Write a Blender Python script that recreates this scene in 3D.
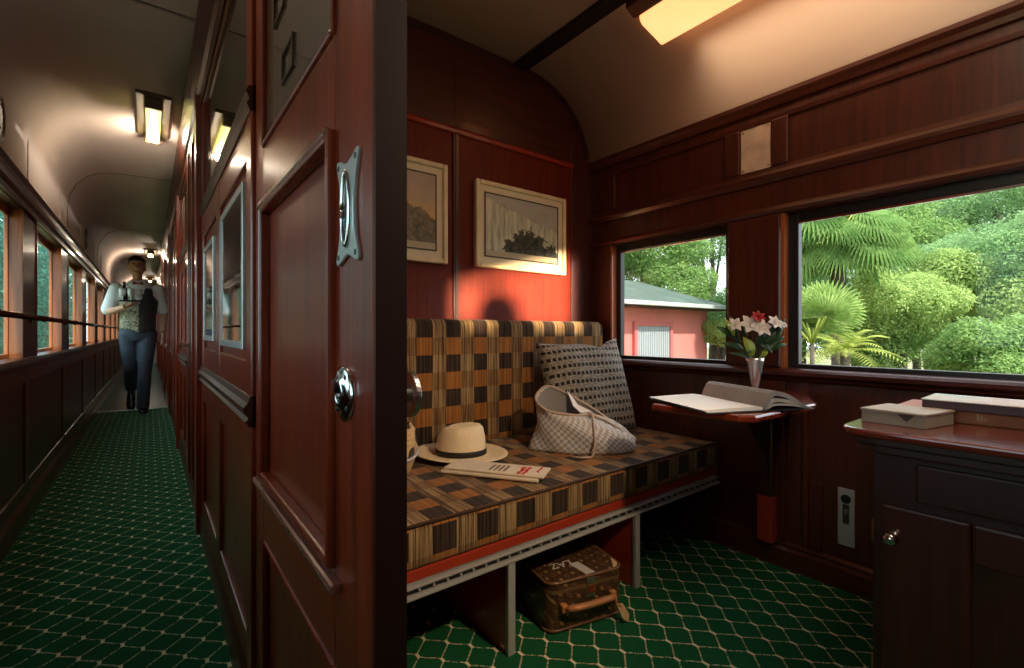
import bpy, bmesh, math, random
import numpy as np
from mathutils import Vector, Matrix
S = bpy.context.scene
C = S.collection
PI = math.pi
for o in list(bpy.data.objects):
    bpy.data.objects.remove(o)

# ------------------------------------------------------------------ camera, sky, sun, exposure
FPX, HY = 468.0, 332.0
YAW = math.atan2(512 - 149, FPX)
EYE = 0.93
cd = bpy.data.cameras.new('camera')
cam = bpy.data.objects.new('camera', cd)
C.objects.link(cam)
cam.location = (0, 0, EYE)
cam.rotation_euler = (PI / 2, 0, -YAW)
cd.sensor_width = 36
cd.lens = 36 * FPX / 1024
cd.shift_y = (HY - 334.0) / 1024
cd.clip_start = 0.02
cd.clip_end = 300
S.camera = cam

w = bpy.data.worlds.new('sky')
S.world = w
w.use_nodes = True
bg = w.node_tree.nodes['Background']
bg.inputs[0].default_value = (0.84, 0.93, 1.0, 1)
bg.inputs[1].default_value = 3.2

sd = bpy.data.lights.new('sun', 'SUN')
sd.energy = 8.0
sd.angle = 0.03
sd.color = (1.0, 0.93, 0.8)
sun = bpy.data.objects.new('sun', sd)
C.objects.link(sun)
sun.rotation_euler = Vector((0.055, 0.62, -0.78)).to_track_quat('-Z', 'Y').to_euler()

S.view_settings.view_transform = 'Standard'
S.view_settings.look = 'None'
S.view_settings.exposure = 0.0
S.view_settings.gamma = 1.0
S.view_settings.use_curve_mapping = False

# added unseen spots: warm patch on the partition, warm light on the seat
def spot(name, loc, target, energy, col, size, blend, radius):
    d = bpy.data.lights.new(name, 'SPOT')
    d.energy = energy; d.color = col; d.spot_size = size; d.spot_blend = blend; d.shadow_soft_size = radius
    o = bpy.data.objects.new(name, d); C.objects.link(o)
    o.location = loc
    o.rotation_euler = (Vector(target) - Vector(loc)).to_track_quat('-Z', 'Y').to_euler()
    return o
spot('added_patch_spot', (1.20, -0.30, 1.30), (1.47, 1.84, 1.14), 2100, (1.0, 0.72, 0.42), math.radians(32.0), 0.2, 0.006)
spot('added_seat_spot', (0.95, -0.30, 1.75), (0.86, 1.35, 0.45), 62, (1.0, 0.70, 0.40), math.radians(50), 0.9, 0.03)

# ------------------------------------------------------------------ helpers
def wmat(o):
    m = Matrix.LocRotScale(o.location, o.rotation_euler, o.scale)
    return wmat(o.parent) @ m if o.parent else m

def tag(o, label=None, cat=None, group=None, kind=None):
    if label: o['label'] = label
    if cat: o['category'] = cat
    if group: o['group'] = group
    if kind: o['kind'] = kind
    return o

def thing(name, label, cat, loc=(0, 0, 0), rotz=0.0, group=None, kind=None, rot=None):
    o = bpy.data.objects.new(name, None)
    C.objects.link(o)
    o.empty_display_size = 0.05
    o.location = loc
    o.rotation_euler = rot if rot else (0, 0, rotz)
    return tag(o, label, cat, group, kind)

class MB:
    def __init__(s):
        s.v = []; s.f = []
    def add(s, vs, fs):
        n = len(s.v)
        s.v += [tuple(p) for p in vs]
        s.f += [tuple(i + n for i in f) for f in fs]
        return s
    def box(s, x0, x1, y0, y1, z0, z1):
        return s.add([(x0, y0, z0), (x1, y0, z0), (x1, y1, z0), (x0, y1, z0), (x0, y0, z1), (x1, y0, z1), (x1, y1, z1), (x0, y1, z1)],
                     [(0, 3, 2, 1), (4, 5, 6, 7), (0, 1, 5, 4), (1, 2, 6, 5), (2, 3, 7, 6), (3, 0, 4, 7)])
    def prism(s, pts, axis, a, b):
        # closed outline pts (2D) extruded along axis from a to b
        def mk(p, t):
            return {'x': (t, p[0], p[1]), 'y': (p[0], t, p[1]), 'z': (p[0], p[1], t)}[axis]
        n = len(pts)
        vs = [mk(p, a) for p in pts] + [mk(p, b) for p in pts]
        fs = [tuple(range(n)), tuple(range(2 * n - 1, n - 1, -1))] + [(i, i + n, (i + 1) % n + n, (i + 1) % n) for i in range(n)]
        return s.add(vs, fs)
    def sheet(s, pts, axis, a, b, th):
        # open profile thickened outward (normals by 2D offset), extruded
        P = [Vector(p) for p in pts]; off = []
        for i, p in enumerate(P):
            d = (P[min(i + 1, len(P) - 1)] - P[max(i - 1, 0)]).normalized()
            off.append(p + Vector((-d.y, d.x)) * th)
        return s.prism([tuple(p) for p in P] + [tuple(p) for p in reversed(off)], axis, a, b)
    def rings(s, rings, cap=True, close=True):
        n = len(rings[0]); vs = [p for r in rings for p in r]; fs = []
        for i in range(len(rings) - 1):
            for j in range(n if close else n - 1):
                k = (j + 1) % n
                fs.append((i * n + j, i * n + k, (i + 1) * n + k, (i + 1) * n + j))
        if cap:
            fs.append(tuple(range(n - 1, -1, -1)))
            fs.append(tuple((len(rings) - 1) * n + j for j in range(n)))
        return s.add(vs, fs)
    def tube(s, path, r, n=10, cap=True, flat=1.0):
        P = [Vector(p) for p in path]; R = r if isinstance(r, (list, tuple)) else [r] * len(P)
        out = []; up = None
        for i, p in enumerate(P):
            d = (P[min(i + 1, len(P) - 1)] - P[max(i - 1, 0)]).normalized()
            if up is None:
                up = Vector((0, 0, 1)) if abs(d.z) < 0.9 else Vector((1, 0, 0))
            a = d.cross(up).normalized(); b = a.cross(d).normalized(); up = b
            out.append([tuple(p + (a * math.cos(2 * PI * k / n) + b * flat * math.sin(2 * PI * k / n)) * R[i]) for k in range(n)])
        return s.rings(out, cap)
    def lathe(s, prof, c=(0, 0, 0), n=32, axis='z', cap=True, sx=1, sy=1):
        out = []
        for r, h in prof:
            ring = []
            for k in range(n):
                a = 2 * PI * k / n; u, v = r * math.cos(a) * sx, r * math.sin(a) * sy
                ring.append({'z': (c[0] + u, c[1] + v, c[2] + h), 'x': (c[0] + h, c[1] + u, c[2] + v), 'y': (c[0] + v, c[1] + h, c[2] + u)}[axis])
            out.append(ring)
        return s.rings(out, cap)
    def ball(s, c, r, n=16, m=10):
        if not isinstance(r, (list, tuple)): r = (r, r, r)
        out = []
        for i in range(m + 1):
            t = PI * (i + 0.02) / (m + 0.04)
            out.append([(c[0] + r[0] * math.sin(t) * math.cos(2 * PI * k / n), c[1] + r[1] * math.sin(t) * math.sin(2 * PI * k / n), c[2] - r[2] * math.cos(t)) for k in range(n)])
        return s.rings(out)
    def build(s, name, m, parent=None, smooth=False, bev=0.0, world=True, sub=0, origin=True, bseg=2):
        me = bpy.data.meshes.new(name)
        vs = s.v
        if parent is not None and world:
            inv = wmat(parent).inverted()
            vs = [tuple(inv @ Vector(p)) for p in vs]
        loc = None
        if parent is None and origin:
            a = np.array(vs); lo, hi = a.min(0), a.max(0)
            loc = ((lo[0] + hi[0]) / 2, (lo[1] + hi[1]) / 2, lo[2])
            vs = [(p[0] - loc[0], p[1] - loc[1], p[2] - loc[2]) for p in vs]
        me.from_pydata(vs, [], s.f)
        bm = bmesh.new(); bm.from_mesh(me)
        bmesh.ops.recalc_face_normals(bm, faces=bm.faces)
        bm.to_mesh(me); bm.free()
        if m: me.materials.append(m)
        o = bpy.data.objects.new(name, me)
        C.objects.link(o)
        if parent is not None: o.parent = parent
        elif loc is not None: o.location = loc
        if smooth:
            for p in me.polygons: p.use_smooth = True
        if bev > 0:
            b = o.modifiers.new('bevel', 'BEVEL'); b.width = bev; b.segments = bseg; b.limit_method = 'ANGLE'; b.angle_limit = math.radians(40)
            b.harden_normals = False
        if sub:
            b = o.modifiers.new('sub', 'SUBSURF'); b.levels = sub; b.render_levels = sub
        return o

def struct(name, mb, m, label, cat, **k):
    o = mb.build(name, m, **k)
    return tag(o, label, cat, None, 'structure')

def copy_tree(o, parent=None):
    c = o.copy(); C.objects.link(c)
    if parent: c.parent = parent
    for ch in list(o.children): copy_tree(ch, c)
    return c

# ------------------------------------------------------------------ shader helpers
class V:
    """socket wrapper so that patterns can be written as arithmetic"""
    def __init__(s, nt, sock): s.nt, s.s = nt, sock
    def _m(s, op, *a):
        n = s.nt.nodes.new('ShaderNodeMath'); n.operation = op
        for i, x in enumerate((s,) + a):
            if isinstance(x, V): s.nt.links.new(x.s, n.inputs[i])
            else: n.inputs[i].default_value = float(x)
        return V(s.nt, n.outputs[0])
    def __add__(s, o): return s._m('ADD', o)
    def __radd__(s, o): return s._m('ADD', o)
    def __sub__(s, o): return s._m('SUBTRACT', o)
    def __mul__(s, o): return s._m('MULTIPLY', o)
    __rmul__ = __mul__
    def __truediv__(s, o): return s._m('DIVIDE', o)
    def __rsub__(s, o): return s._m('MULTIPLY', -1.0)._m('ADD', o)
    def fract(s): return s._m('FRACT')
    def floor(s): return s._m('FLOOR')
    def abs(s): return s._m('ABSOLUTE')
    def lt(s, o): return s._m('LESS_THAN', o)
    def gt(s, o): return s._m('GREATER_THAN', o)
    def mod(s, o): return s._m('FLOORED_MODULO', o)
    def sin(s): return s._m('SINE')
    def max(s, o): return s._m('MAXIMUM', o)
    def min(s, o): return s._m('MINIMUM', o)
    def pow(s, o): return s._m('POWER', o)

class Mat:
    def __init__(s, name):
        s.m = bpy.data.materials.new(name); s.m.use_nodes = True
        s.nt = s.m.node_tree
        s.b = s.nt.nodes['Principled BSDF']
    def n(s, t, **k):
        x = s.nt.nodes.new(t)
        for a, b in k.items(): setattr(x, a, b)
        return x
    def coord(s, which='Object'):
        t = s.n('ShaderNodeTexCoord'); return t.outputs[which]
    def xyz(s, which='Object'):
        q = s.n('ShaderNodeSeparateXYZ'); s.nt.links.new(s.coord(which), q.inputs[0])
        return [V(s.nt, q.outputs[i]) for i in range(3)]
    def noise(s, scale=5, detail=3, rough=0.5, stretch=None, which='Object', dist=0.0):
        x = s.n('ShaderNodeTexNoise'); x.inputs['Scale'].default_value = scale; x.inputs['Detail'].default_value = detail
        x.inputs['Roughness'].default_value = rough; x.inputs['Distortion'].default_value = dist
        c = s.coord(which)
        if stretch:
            mp = s.n('ShaderNodeMapping'); mp.inputs['Scale'].default_value = stretch
            s.nt.links.new(c, mp.inputs[0]); c = mp.outputs[0]
        s.nt.links.new(c, x.inputs['Vector'])
        return V(s.nt, x.outputs['Fac'])
    def ramp(s, fac, stops, interp='LINEAR'):
        r = s.n('ShaderNodeValToRGB'); r.color_ramp.interpolation = interp
        e = r.color_ramp.elements
        while len(e) < len(stops): e.new(0.5)
        for i, (p, c) in enumerate(stops):
            e[i].position = p; e[i].color = (*c, 1)
        s.nt.links.new(fac.s, r.inputs[0]); return r.outputs[0]
    def mix(s, fac, a, b):
        x = s.n('ShaderNodeMix', data_type='RGBA')
        if isinstance(fac, V): s.nt.links.new(fac.s, x.inputs[0])
        else: x.inputs[0].default_value = fac
        for q, i in ((a, 6), (b, 7)):
            if isinstance(q, tuple): x.inputs[i].default_value = (*q, 1)
            else: s.nt.links.new(q, x.inputs[i])
        return x.outputs[2]
    def base(s, c):
        if isinstance(c, tuple): s.b.inputs['Base Color'].default_value = (*c, 1)
        else: s.nt.links.new(c, s.b.inputs['Base Color'])
        return s
    def set(s, **k):
        nm = {'rough': 'Roughness', 'metal': 'Metallic', 'coat': 'Coat Weight', 'coatr': 'Coat Roughness', 'spec': 'Specular IOR Level', 'sheen': 'Sheen Weight', 'trans': 'Transmission Weight', 'ior': 'IOR', 'sss': 'Subsurface Weight', 'alpha': 'Alpha'}
        for a, v in k.items():
            if isinstance(v, V): s.nt.links.new(v.s, s.b.inputs[nm[a]])
            else: s.b.inputs[nm[a]].default_value = v
        return s
    def emit(s, c, st):
        if isinstance(c, tuple): s.b.inputs['Emission Color'].default_value = (*c, 1)
        else: s.nt.links.new(c, s.b.inputs['Emission Color'])
        s.b.inputs['Emission Strength'].default_value = st; return s
    def bump(s, h, st=0.3, d=0.002):
        x = s.n('ShaderNodeBump'); x.inputs['Strength'].default_value = st; x.inputs['Distance'].default_value = d
        s.nt.links.new(h.s, x.inputs['Height']); s.nt.links.new(x.outputs[0], s.b.inputs['Normal']); return s

def plain(name, c, rough=0.5, metal=0.0, var=0.0, scale=8, **k):
    M = Mat(name)
    if var > 0:
        nz = M.noise(scale, 4)
        lo = tuple(max(0, q * (1 - var)) for q in c); hi = tuple(min(1, q * (1 + var)) for q in c)
        M.base(M.ramp(nz, [(0.3, lo), (0.7, hi)]))
    else: M.base(c)
    return M.set(rough=rough, metal=metal, **k).m

def wood(name, axis, dark, light, rough=0.34, coat=0.28, sc=1.0):
    M = Mat(name)
    st = {'x': (1.2, 26, 26), 'y': (26, 1.2, 26), 'z': (26, 26, 1.2)}[axis]
    st = tuple(q * sc for q in st)
    a = M.noise(1.6, 5, 0.6, st, dist=0.6); b = M.noise(5, 4, 0.6, st)
    f = a * 0.65 + b * 0.35
    M.base(M.ramp(f, [(0.32, dark), (0.68, light)]))
    M.set(rough=rough, coat=coat, coatr=0.12)
    return M.m

MAH_D, MAH_L = (0.030, 0.0075, 0.004), (0.098, 0.020, 0.0095)
WZ = wood('mahogany_upright', 'z', MAH_D, MAH_L)
WX = wood('mahogany_across', 'x', MAH_D, MAH_L)
WY = wood('mahogany_along', 'y', MAH_D, MAH_L)
VEN = wood('red_veneer', 'z', (0.085, 0.0080, 0.0030), (0.175, 0.0180, 0.0060), 0.55, 0.06, 1.6)
VEN.node_tree.nodes['Principled BSDF'].inputs['Specular IOR Level'].default_value = 0.25
DKW = wood('dark_wood', 'y', (0.026, 0.0085, 0.006), (0.066, 0.019, 0.012), 0.42, 0.2)
DOORW = wood('door_mahogany', 'z', (0.095, 0.0115, 0.005), (0.32, 0.044, 0.014), 0.30, 0.3)
RAILW = plain('red_lacquer_wood', (0.34, 0.035, 0.015), 0.28, coat=0.5)
CREAM = plain('cream_ceiling_paint', (0.66, 0.56, 0.47), 0.85, var=0.06, scale=1.5, spec=0.15)
CREAMC = plain('cream_corridor_paint', (0.70, 0.60, 0.55), 0.75, var=0.06, scale=1.5, spec=0.2)
CHROME = plain('chrome', (0.78, 0.79, 0.80), 0.14, 1.0)
SILV = plain('satin_silver', (0.50, 0.51, 0.51), 0.28, 0.35, coat=0.4)
STEEL = plain('brushed_steel', (0.62, 0.63, 0.63), 0.3, 1.0, var=0.1, scale=30)
BLACK = plain('black_paint', (0.012, 0.011, 0.011), 0.4)
SEAM = plain('dark_seam_strip', (0.16, 0.12, 0.10), 0.7)  # dark tone of the seam strips across the ceiling
BRASS = plain('aged_brass', (0.45, 0.33, 0.14), 0.35, 1.0)

def glass_mat(name, tint=(1, 1, 1), ior=1.3, refl=0.5):
    M = Mat(name); nt = M.nt
    nt.nodes.remove(M.b)
    t = M.n('ShaderNodeBsdfTransparent'); t.inputs[0].default_value = (*tint, 1)
    g = M.n('ShaderNodeBsdfGlossy'); g.inputs['Roughness'].default_value = 0.02
    fr = M.n('ShaderNodeFresnel'); fr.inputs[0].default_value = ior
    mx = M.n('ShaderNodeMixShader')
    nt.links.new((V(nt, fr.outputs[0]) * refl).s, mx.inputs[0]); nt.links.new(t.outputs[0], mx.inputs[1]); nt.links.new(g.outputs[0], mx.inputs[2])
    out = [x for x in nt.nodes if x.type == 'OUTPUT_MATERIAL'][0]
    nt.links.new(mx.outputs[0], out.inputs[0])
    return M.m
GLASS = glass_mat('window_glass')
GLASSC = glass_mat('tinted_window_glass', (0.86, 0.97, 0.96), 1.12, 0.15)
DKGLASS = plain('dark_reflecting_glass', (0.035, 0.022, 0.018), 0.04, spec=0.9)
BRGLASS = plain('brown_frosted_glass', (0.16, 0.105, 0.088), 0.16, spec=0.9, coat=0.6)

# green carpet with a cream net of stretched hexagons
def carpet(name, px=0.096, h=0.058, amp=0.022):
    M = Mat(name)
    x, y, z = M.xyz()
    wob = M.noise(60, 2) * 0.004 - 0.002
    x = x + wob; y = y + wob
    tri = ((x / px).fract() - 0.5).abs() * 4.0 - 1.0           # +1 at edges of the period, -1 mid
    l1 = ((y - tri * amp).mod(2 * h) - h).abs()                # distance to even zigzags (at y = h + ...)
    l2 = ((y + tri * amp + h).mod(2 * h) - h).abs()
    t = M.noise(260, 1).gt(0.46)
    thin = l1.lt(0.0030).max(l2.lt(0.0030)) * t
    half = h - 2 * amp
    # upright short links where neighbouring zigzags come close
    e = ((x / px + 0.5).fract() - 0.5).abs() * px              # distance to period edge
    mm = ((x / px).fract() - 0.5).abs() * px                   # distance to mid period
    g1 = (y + h * 0.5).mod(2 * h)                              # position between the lines
    ya = ((y - h * 0.5 + h).mod(2 * h) - h).abs()
    yb = ((y + h * 0.5 + h).mod(2 * h) - h).abs()
    node = (mm.lt(0.0045) * ya.lt(half * 0.5 + 0.004)).max(e.lt(0.0045) * yb.lt(half * 0.5 + 0.004))
    node2 = (mm.lt(0.0045) * yb.lt(half * 0.5 + 0.004)).max(e.lt(0.0045) * ya.lt(half * 0.5 + 0.004))
    pile = M.noise(420, 2)
    green = M.ramp(pile, [(0.3, (0.006, 0.060, 0.022)), (0.7, (0.014, 0.125, 0.048))])
    c = M.mix(thin, green, (0.48, 0.48, 0.31))
    c = M.mix(node, c, (0.70, 0.65, 0.45))
    M.base(c); M.set(rough=0.95, spec=0.1)
    M.bump(pile, 0.4, 0.002)
    return M.m
CARPET = carpet('green_net_carpet')

# woven seat cloth: columns of dark and amber blocks between columns of fine stripes
def cloth(name, ph, px=0.137, pz=0.145):
    M = Mat(name)
    x, y, z = M.xyz()
    wv = y - z
    wob = M.noise(14, 2, 0.5, (1, 0.15, 0.15)) * 0.012
    u = (x + wob) / px + 1.963
    colA = u.fract().lt(0.52)
    dark = ((wv - ph) / pz).fract().lt(0.50)
    st = M.noise(1.0, 3, 0.7, (230, 3, 3))
    sA = M.ramp(st, [(0.40, (0.18, 0.068, 0.016)), (0.60, (0.35, 0.148, 0.036))])
    sD = M.ramp(st, [(0.42, (0.012, 0.008, 0.006)), (0.66, (0.075, 0.045, 0.028))])
    sB = M.ramp(st, [(0.40, (0.055, 0.030, 0.015)), (0.48, (0.20, 0.12, 0.052)), (0.60, (0.36, 0.255, 0.13))])
    sB2 = M.ramp(st, [(0.40, (0.045, 0.024, 0.012)), (0.50, (0.17, 0.09, 0.036)), (0.62, (0.30, 0.18, 0.08))])
    a = M.mix(dark, sA, sD)
    b = M.mix(dark, sB2, sB)
    c = M.mix(colA, b, a)
    M.base(c); M.set(rough=0.9, spec=0.15, sheen=0.1)
    M.bump(M.noise(1.0, 2, 0.5, (300, 300, 300)), 0.25, 0.001)
    return M.m
CLOTH = cloth('woven_seat_cloth', 0.632 - 1.45)
CLOTHB = cloth('woven_back_cloth', 0.735 - 1.45)

# ------------------------------------------------------------------ setting: dimensions (metres)
XR0, XR1 = 0.200, 0.240        # wall between corridor and compartment
XL = -0.492                    # corridor outer wall
XW = 2.0                       # compartment window wall
YP = 1.84                      # partition behind the seat
YF = -0.45                     # partition behind the camera
YEND = 17.6
YB = -2.2

# floors
struct('floor', MB().box(XL - 0.1, 2.1, YB, 7.15, -0.06, 0.0), CARPET, 'green carpet with a cream net pattern in corridor and compartment', 'floor')
FL2 = plain('teal_linoleum', (0.010, 0.075, 0.062), 0.22, var=0.3, scale=3)
struct('floor', MB().box(XL - 0.1, XR1, 7.15, YEND, -0.06, -0.002), FL2, 'plain teal floor at the far end of the corridor behind the man', 'floor')
struct('trim_1', MB().box(XL, XR0, 7.12, 7.20, -0.01, 0.008), plain('threshold_strip', (0.20, 0.33, 0.29), 0.4, var=0.15), 'pale threshold strip across the corridor floor behind the walking man', 'floor trim')

# ceilings
cprof = [(0.225, 2.235), (0.6, 2.252), (1.0, 2.262), (1.5, 2.262), (1.60, 2.254), (1.70, 2.228), (1.78, 2.188), (1.85, 2.132), (1.905, 2.062), (1.945, 1.985), (1.97, 1.90), (1.985, 1.86), (2.01, 1.85)]
struct('ceiling', MB().sheet(cprof, 'y', YF - 0.05, YP + 0.04, 0.03), CREAM, 'cream barrel ceiling of the compartment curving down to the window wall', 'ceiling', smooth=True)
lprof = [(XL - 0.02, 1.60), (XL, 1.64), (XL, 1.88), (XL + 0.012, 1.98), (XL + 0.05, 2.07), (XL + 0.11, 2.14), (XL + 0.19, 2.185), (XL + 0.30, 2.20), (0.0, 2.205), (0.25, 2.205)]
cc = struct('ceiling', MB().sheet(lprof, 'y', YB, YEND, 0.03), CREAMC, 'cream corridor ceiling curving down to the corridor windows', 'ceiling', smooth=True)
struct('ceiling', MB().box(XL - 0.12, 2.12, YB, YEND, 2.33, 2.37), DKW, 'roof of the railway carriage above both ceilings', 'roof')
for i, y in enumerate((2.30, 4.90, 7.5, 10.1)):
    ring = MB()
    pr = [(a + (0.003 if a < -0.3 else 0), b - 0.002) for a, b in lprof[1:]]
    ring.sheet(pr, 'y', y - 0.004, y + 0.004, 0.004)
    struct('trim_%d' % (2 + i), ring, SEAM, ['thin dark seam across the corridor ceiling before the near lamp', 'thin seam across the corridor ceiling just past the near lamp', 'thin seam across the corridor ceiling above the man', 'farthest thin seam across the corridor ceiling'][i], 'ceiling trim')
# vertical seams on the cream frieze
# dark strip along the compartment ceiling
struct('trim_6', MB().box(1.425, 1.505, YF, YP, 2.243, 2.264), BLACK, 'dark strip running along the compartment ceiling', 'ceiling trim', bev=0.004)

# ------------------------------------------------------------------ corridor outer wall with its windows
WIN0, WPER, WLEN = 2.37, 1.29, 0.915
wy = [WIN0 + WPER * k for k in range(-2, 12)]
ZS, ZH = 0.795, 1.53
lw = MB()
lw.box(XL - 0.062, XL, YB, YEND, -0.05, ZS)
lw.box(XL - 0.062, XL, YB, YEND, ZH, 1.66)
edges = [YB] + [e for y in wy for e in (y, y + WLEN)] + [YEND]
for i in range(0, len(edges), 2):
    if edges[i + 1] > edges[i]: lw.box(XL - 0.062, XL, edges[i], edges[i + 1], ZS, ZH)
ORW = wood('daylit_orange_varnish', 'z', (0.26, 0.062, 0.016), (0.56, 0.160, 0.042), 0.3, 0.5)  # orange varnish, brightened in the colour to carry daylight on the jambs
struct('wall_left', lw, DKW, 'dark mahogany outer wall of the corridor below and between its windows', 'wall')
lb = MB()
for i in range(len(wy) - 1):
    a, b = wy[i] - 0.30, wy[i] + WPER - 0.30
    for (y0, y1, z0, z1) in ((a, a + 0.05, 0.11, 0.74), (b - 0.05, b, 0.11, 0.74), (a + 0.05, b - 0.05, 0.11, 0.18), (a + 0.05, b - 0.05, 0.68, 0.74)):
        lb.box(XL - 0.002, XL + 0.008, y0, y1, z0, z1)
struct('trim_7', lb, WZ, 'raised panel mouldings along the dark dado of the corridor wall', 'wall trim', bev=0.003)
struct('baseboard_left', MB().prism([(XL, 0), (XL + 0.022, 0), (XL + 0.022, 0.09), (XL + 0.008, 0.115), (XL, 0.115)], 'y', YB, YEND), WY, 'mahogany baseboard of the corridor window wall', 'baseboard')
struct('trim_8', MB().prism([(XL - 0.07, 0.772), (XL + 0.018, 0.772), (XL + 0.024, 0.785), (XL + 0.018, 0.80), (XL - 0.07, 0.806)], 'y', YB, YEND), WY, 'mahogany sill under the corridor windows', 'sill')
struct('trim_9', MB().prism([(XL - 0.01, 1.535), (XL + 0.014, 1.535), (XL + 0.014, 1.56), (XL + 0.028, 1.575), (XL + 0.028, 1.60), (XL + 0.014, 1.612), (XL + 0.020, 1.64), (XL + 0.034, 1.655), (XL - 0.01, 1.66)], 'y', YB, YEND), DKW, 'dark moulding above the corridor windows', 'wall trim')
for k, y in enumerate(wy):
    if y < -0.5: continue
    wn = MB()
    x0, x1 = XL - 0.060, XL - 0.044
    wn.box(x0, x1, y - 0.002, y + 0.014, ZS + 0.008, ZH); wn.box(x0, x1, y + WLEN - 0.014, y + WLEN + 0.002, ZS + 0.008, ZH)
    wn.box(x0, x1, y + 0.014, y + WLEN - 0.014, ZS + 0.008, ZS + 0.030); wn.box(x0, x1, y + 0.014, y + WLEN - 0.014, ZH - 0.04, ZH + 0.005)
    o = wn.build('window_%d' % (k + 10), ORW, bev=0.003)
    tag(o, 'corridor window with varnished frame and teal glass, number %d counted from the camera' % (k - 1) if k > 1 else 'corridor window beside the camera', 'window', 'corridor windows', 'structure')
    MB().box(XL - 0.054, XL - 0.050, y + 0.012, y + WLEN - 0.012, ZS + 0.027, ZH - 0.037).build('pane', GLASSC, o)
    # varnished reveal of the opening
    rv = MB()
    rv.box(XL - 0.045, XL + 0.004, y + WLEN - 0.004, y + WLEN + 0.012, ZS + 0.006, ZH)
    rv.box(XL - 0.045, XL + 0.004, y - 0.012, y + 0.004, ZS + 0.006, ZH)
    rv.build('jamb', ORW, o, bev=0.002)

# hand rail
hr = thing('handrail', 'dark round handrail running along the corridor windows on brackets', 'handrail', (XL + 0.05, 2.0, 0.0))
MB().tube([(XL + 0.055, YB + 0.1, 1.0), (XL + 0.055, YEND - 0.2, 1.0)], 0.0135, 12).build('rail', plain('dark_bronze', (0.10, 0.055, 0.03), 0.22, 1.0), hr, smooth=True)
for i in range(2, len(wy) - 1):
    y = wy[i] - (WPER - WLEN) / 2
    b = MB(); b.lathe([(0.001, 0), (0.024, 0), (0.024, 0.006), (0.009, 0.012), (0.009, 0.055)], (XL, y, 1.0), 14, 'x'); b.ball((XL + 0.055, y, 1.0), (0.018, 0.022, 0.018), 12, 8)
    b.build('bracket', plain('bronze_bracket', (0.16, 0.09, 0.05), 0.25, 1.0) if i == 2 else bpy.data.materials['bronze_bracket'], hr, smooth=True)

# oval plaques on the cream frieze
def oval(y, z, label):
    o = thing('oval_plaque', label, 'plaque', (XL, y, z - 0.10), group='oval plaques on the corridor frieze')
    MB().lathe([(0.001, 0), (0.105, 0), (0.105, 0.010), (0.09, 0.014), (0.078, 0.006), (0.001, 0.006)], (XL, y, z), 32, 'x', sx=0.8, sy=1.0).build('plaque', plain('plaque_grey', (0.16, 0.13, 0.10), 0.5), o, smooth=False)
    MB().lathe([(0.001, 0.006), (0.036, 0.006), (0.036, 0.013), (0.001, 0.013)], (XL, y, z), 20, 'x', sx=0.7, sy=1.3).build('centre', plain('plaque_dark', (0.05, 0.035, 0.03), 0.5), o)
oval(2.80, 1.81, 'dark oval plaque on the cream frieze at the left edge, nearest the camera')
oval(6.15, 1.84, 'small dark oval plaque on the cream frieze above the windows before the man')
fp = MB()
for (y0, y1) in ((3.4, 4.5), (4.75, 5.75), (5.95, 6.75), (7.0, 8.0)):
    for (a, b, z0, z1) in ((y0, y0 + 0.012, 1.70, 1.95), (y1 - 0.012, y1, 1.70, 1.95), (y0, y1, 1.70, 1.712)):
        fp.box(XL - 0.003, XL + 0.006, a, b, z0, z1)
struct('trim_10', fp, CREAMC, 'thin cream panel beading on the frieze above the corridor windows', 'wall trim')

# ------------------------------------------------------------------ corridor inner wall
iw = MB()
YD0, YD1 = 0.513, 1.25          # sliding door
iw.box(XR0 + 0.004, XR1 - 0.004, YD1, YEND, -0.05, 2.30)
iw.box(XR0 + 0.004, XR1 - 0.004, YD0, YD1, 2.02, 2.30)
iw.box(XR0, XR1, YB, -0.35, -0.05, 2.30)
iw.box(XR0, XR1, -0.35, YD0, 2.02, 2.30)
struct('wall_inner', iw, DOORW, 'mahogany wall between corridor and compartments', 'wall')
# stiles, rails and transoms of the inner wall seen from the corridor
sr = MB()
X0 = XR0 - 0.008
def bay(y0, y1):
    sr.box(X0, XR0 + 0.006, y0, y0 + 0.07, 0.09, 2.02)
    sr.box(X0, XR0 + 0.006, y1 - 0.07, y1, 0.09, 2.02)
    ym = y0 + (y1 - y0) * 0.53
    sr.box(X0 + 0.001, XR0 + 0.006, ym - 0.05, ym + 0.05, 0.09, 1.46)
    for z0, z1 in ((0.09, 0.17), (0.62, 0.70), (0.775, 0.86), (1.36, 1.47), (1.96, 2.02)):
        sr.box(X0 + 0.002, XR0 + 0.006, y0 + 0.06, y1 - 0.06, z0, z1)
bay(1.262, 2.58)
py = [2.58 + 1.98 * k for k in range(8)]
for a in py:
    sr.box(XR0 - 0.030, XR0 + 0.006, a, a + 0.10, 0.0, 2.05)         # pilaster
    sr.box(XR0 - 0.018, XR0 + 0.006, a + 0.80, a + 0.90, 0.0, 2.05)
    sr.box(XR0 - 0.012, XR0 + 0.006, a + 0.26, a + 0.32, 0.10, 2.0)
    sr.box(XR0 - 0.012, XR0 + 0.006, a + 0.60, a + 0.66, 0.10, 2.0)
    bay(a + 0.92, a + 1.96)
struct('trim_11', sr, DOORW, 'stiles, pilasters and rails of the corridor side of the compartment wall', 'wall trim', bev=0.004)
dr = MB()
for (y0, y1) in [(1.262, 2.58)] + [(a + 0.92, a + 1.96) for a in py]:
    dr.prism([(XR0 + 0.004, 0.700), (XR0 - 0.012, 0.704), (XR0 - 0.020, 0.716), (XR0 - 0.013, 0.724), (XR0 - 0.024, 0.738), (XR0 - 0.024, 0.750), (XR0 - 0.015, 0.760), (XR0 - 0.010, 0.775), (XR0 + 0.004, 0.778)], 'y', y0, y1)
struct('trim_12', dr, WY, 'moulded dado rail on the corridor side of the compartment wall', 'wall trim')
tm = MB()
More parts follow.
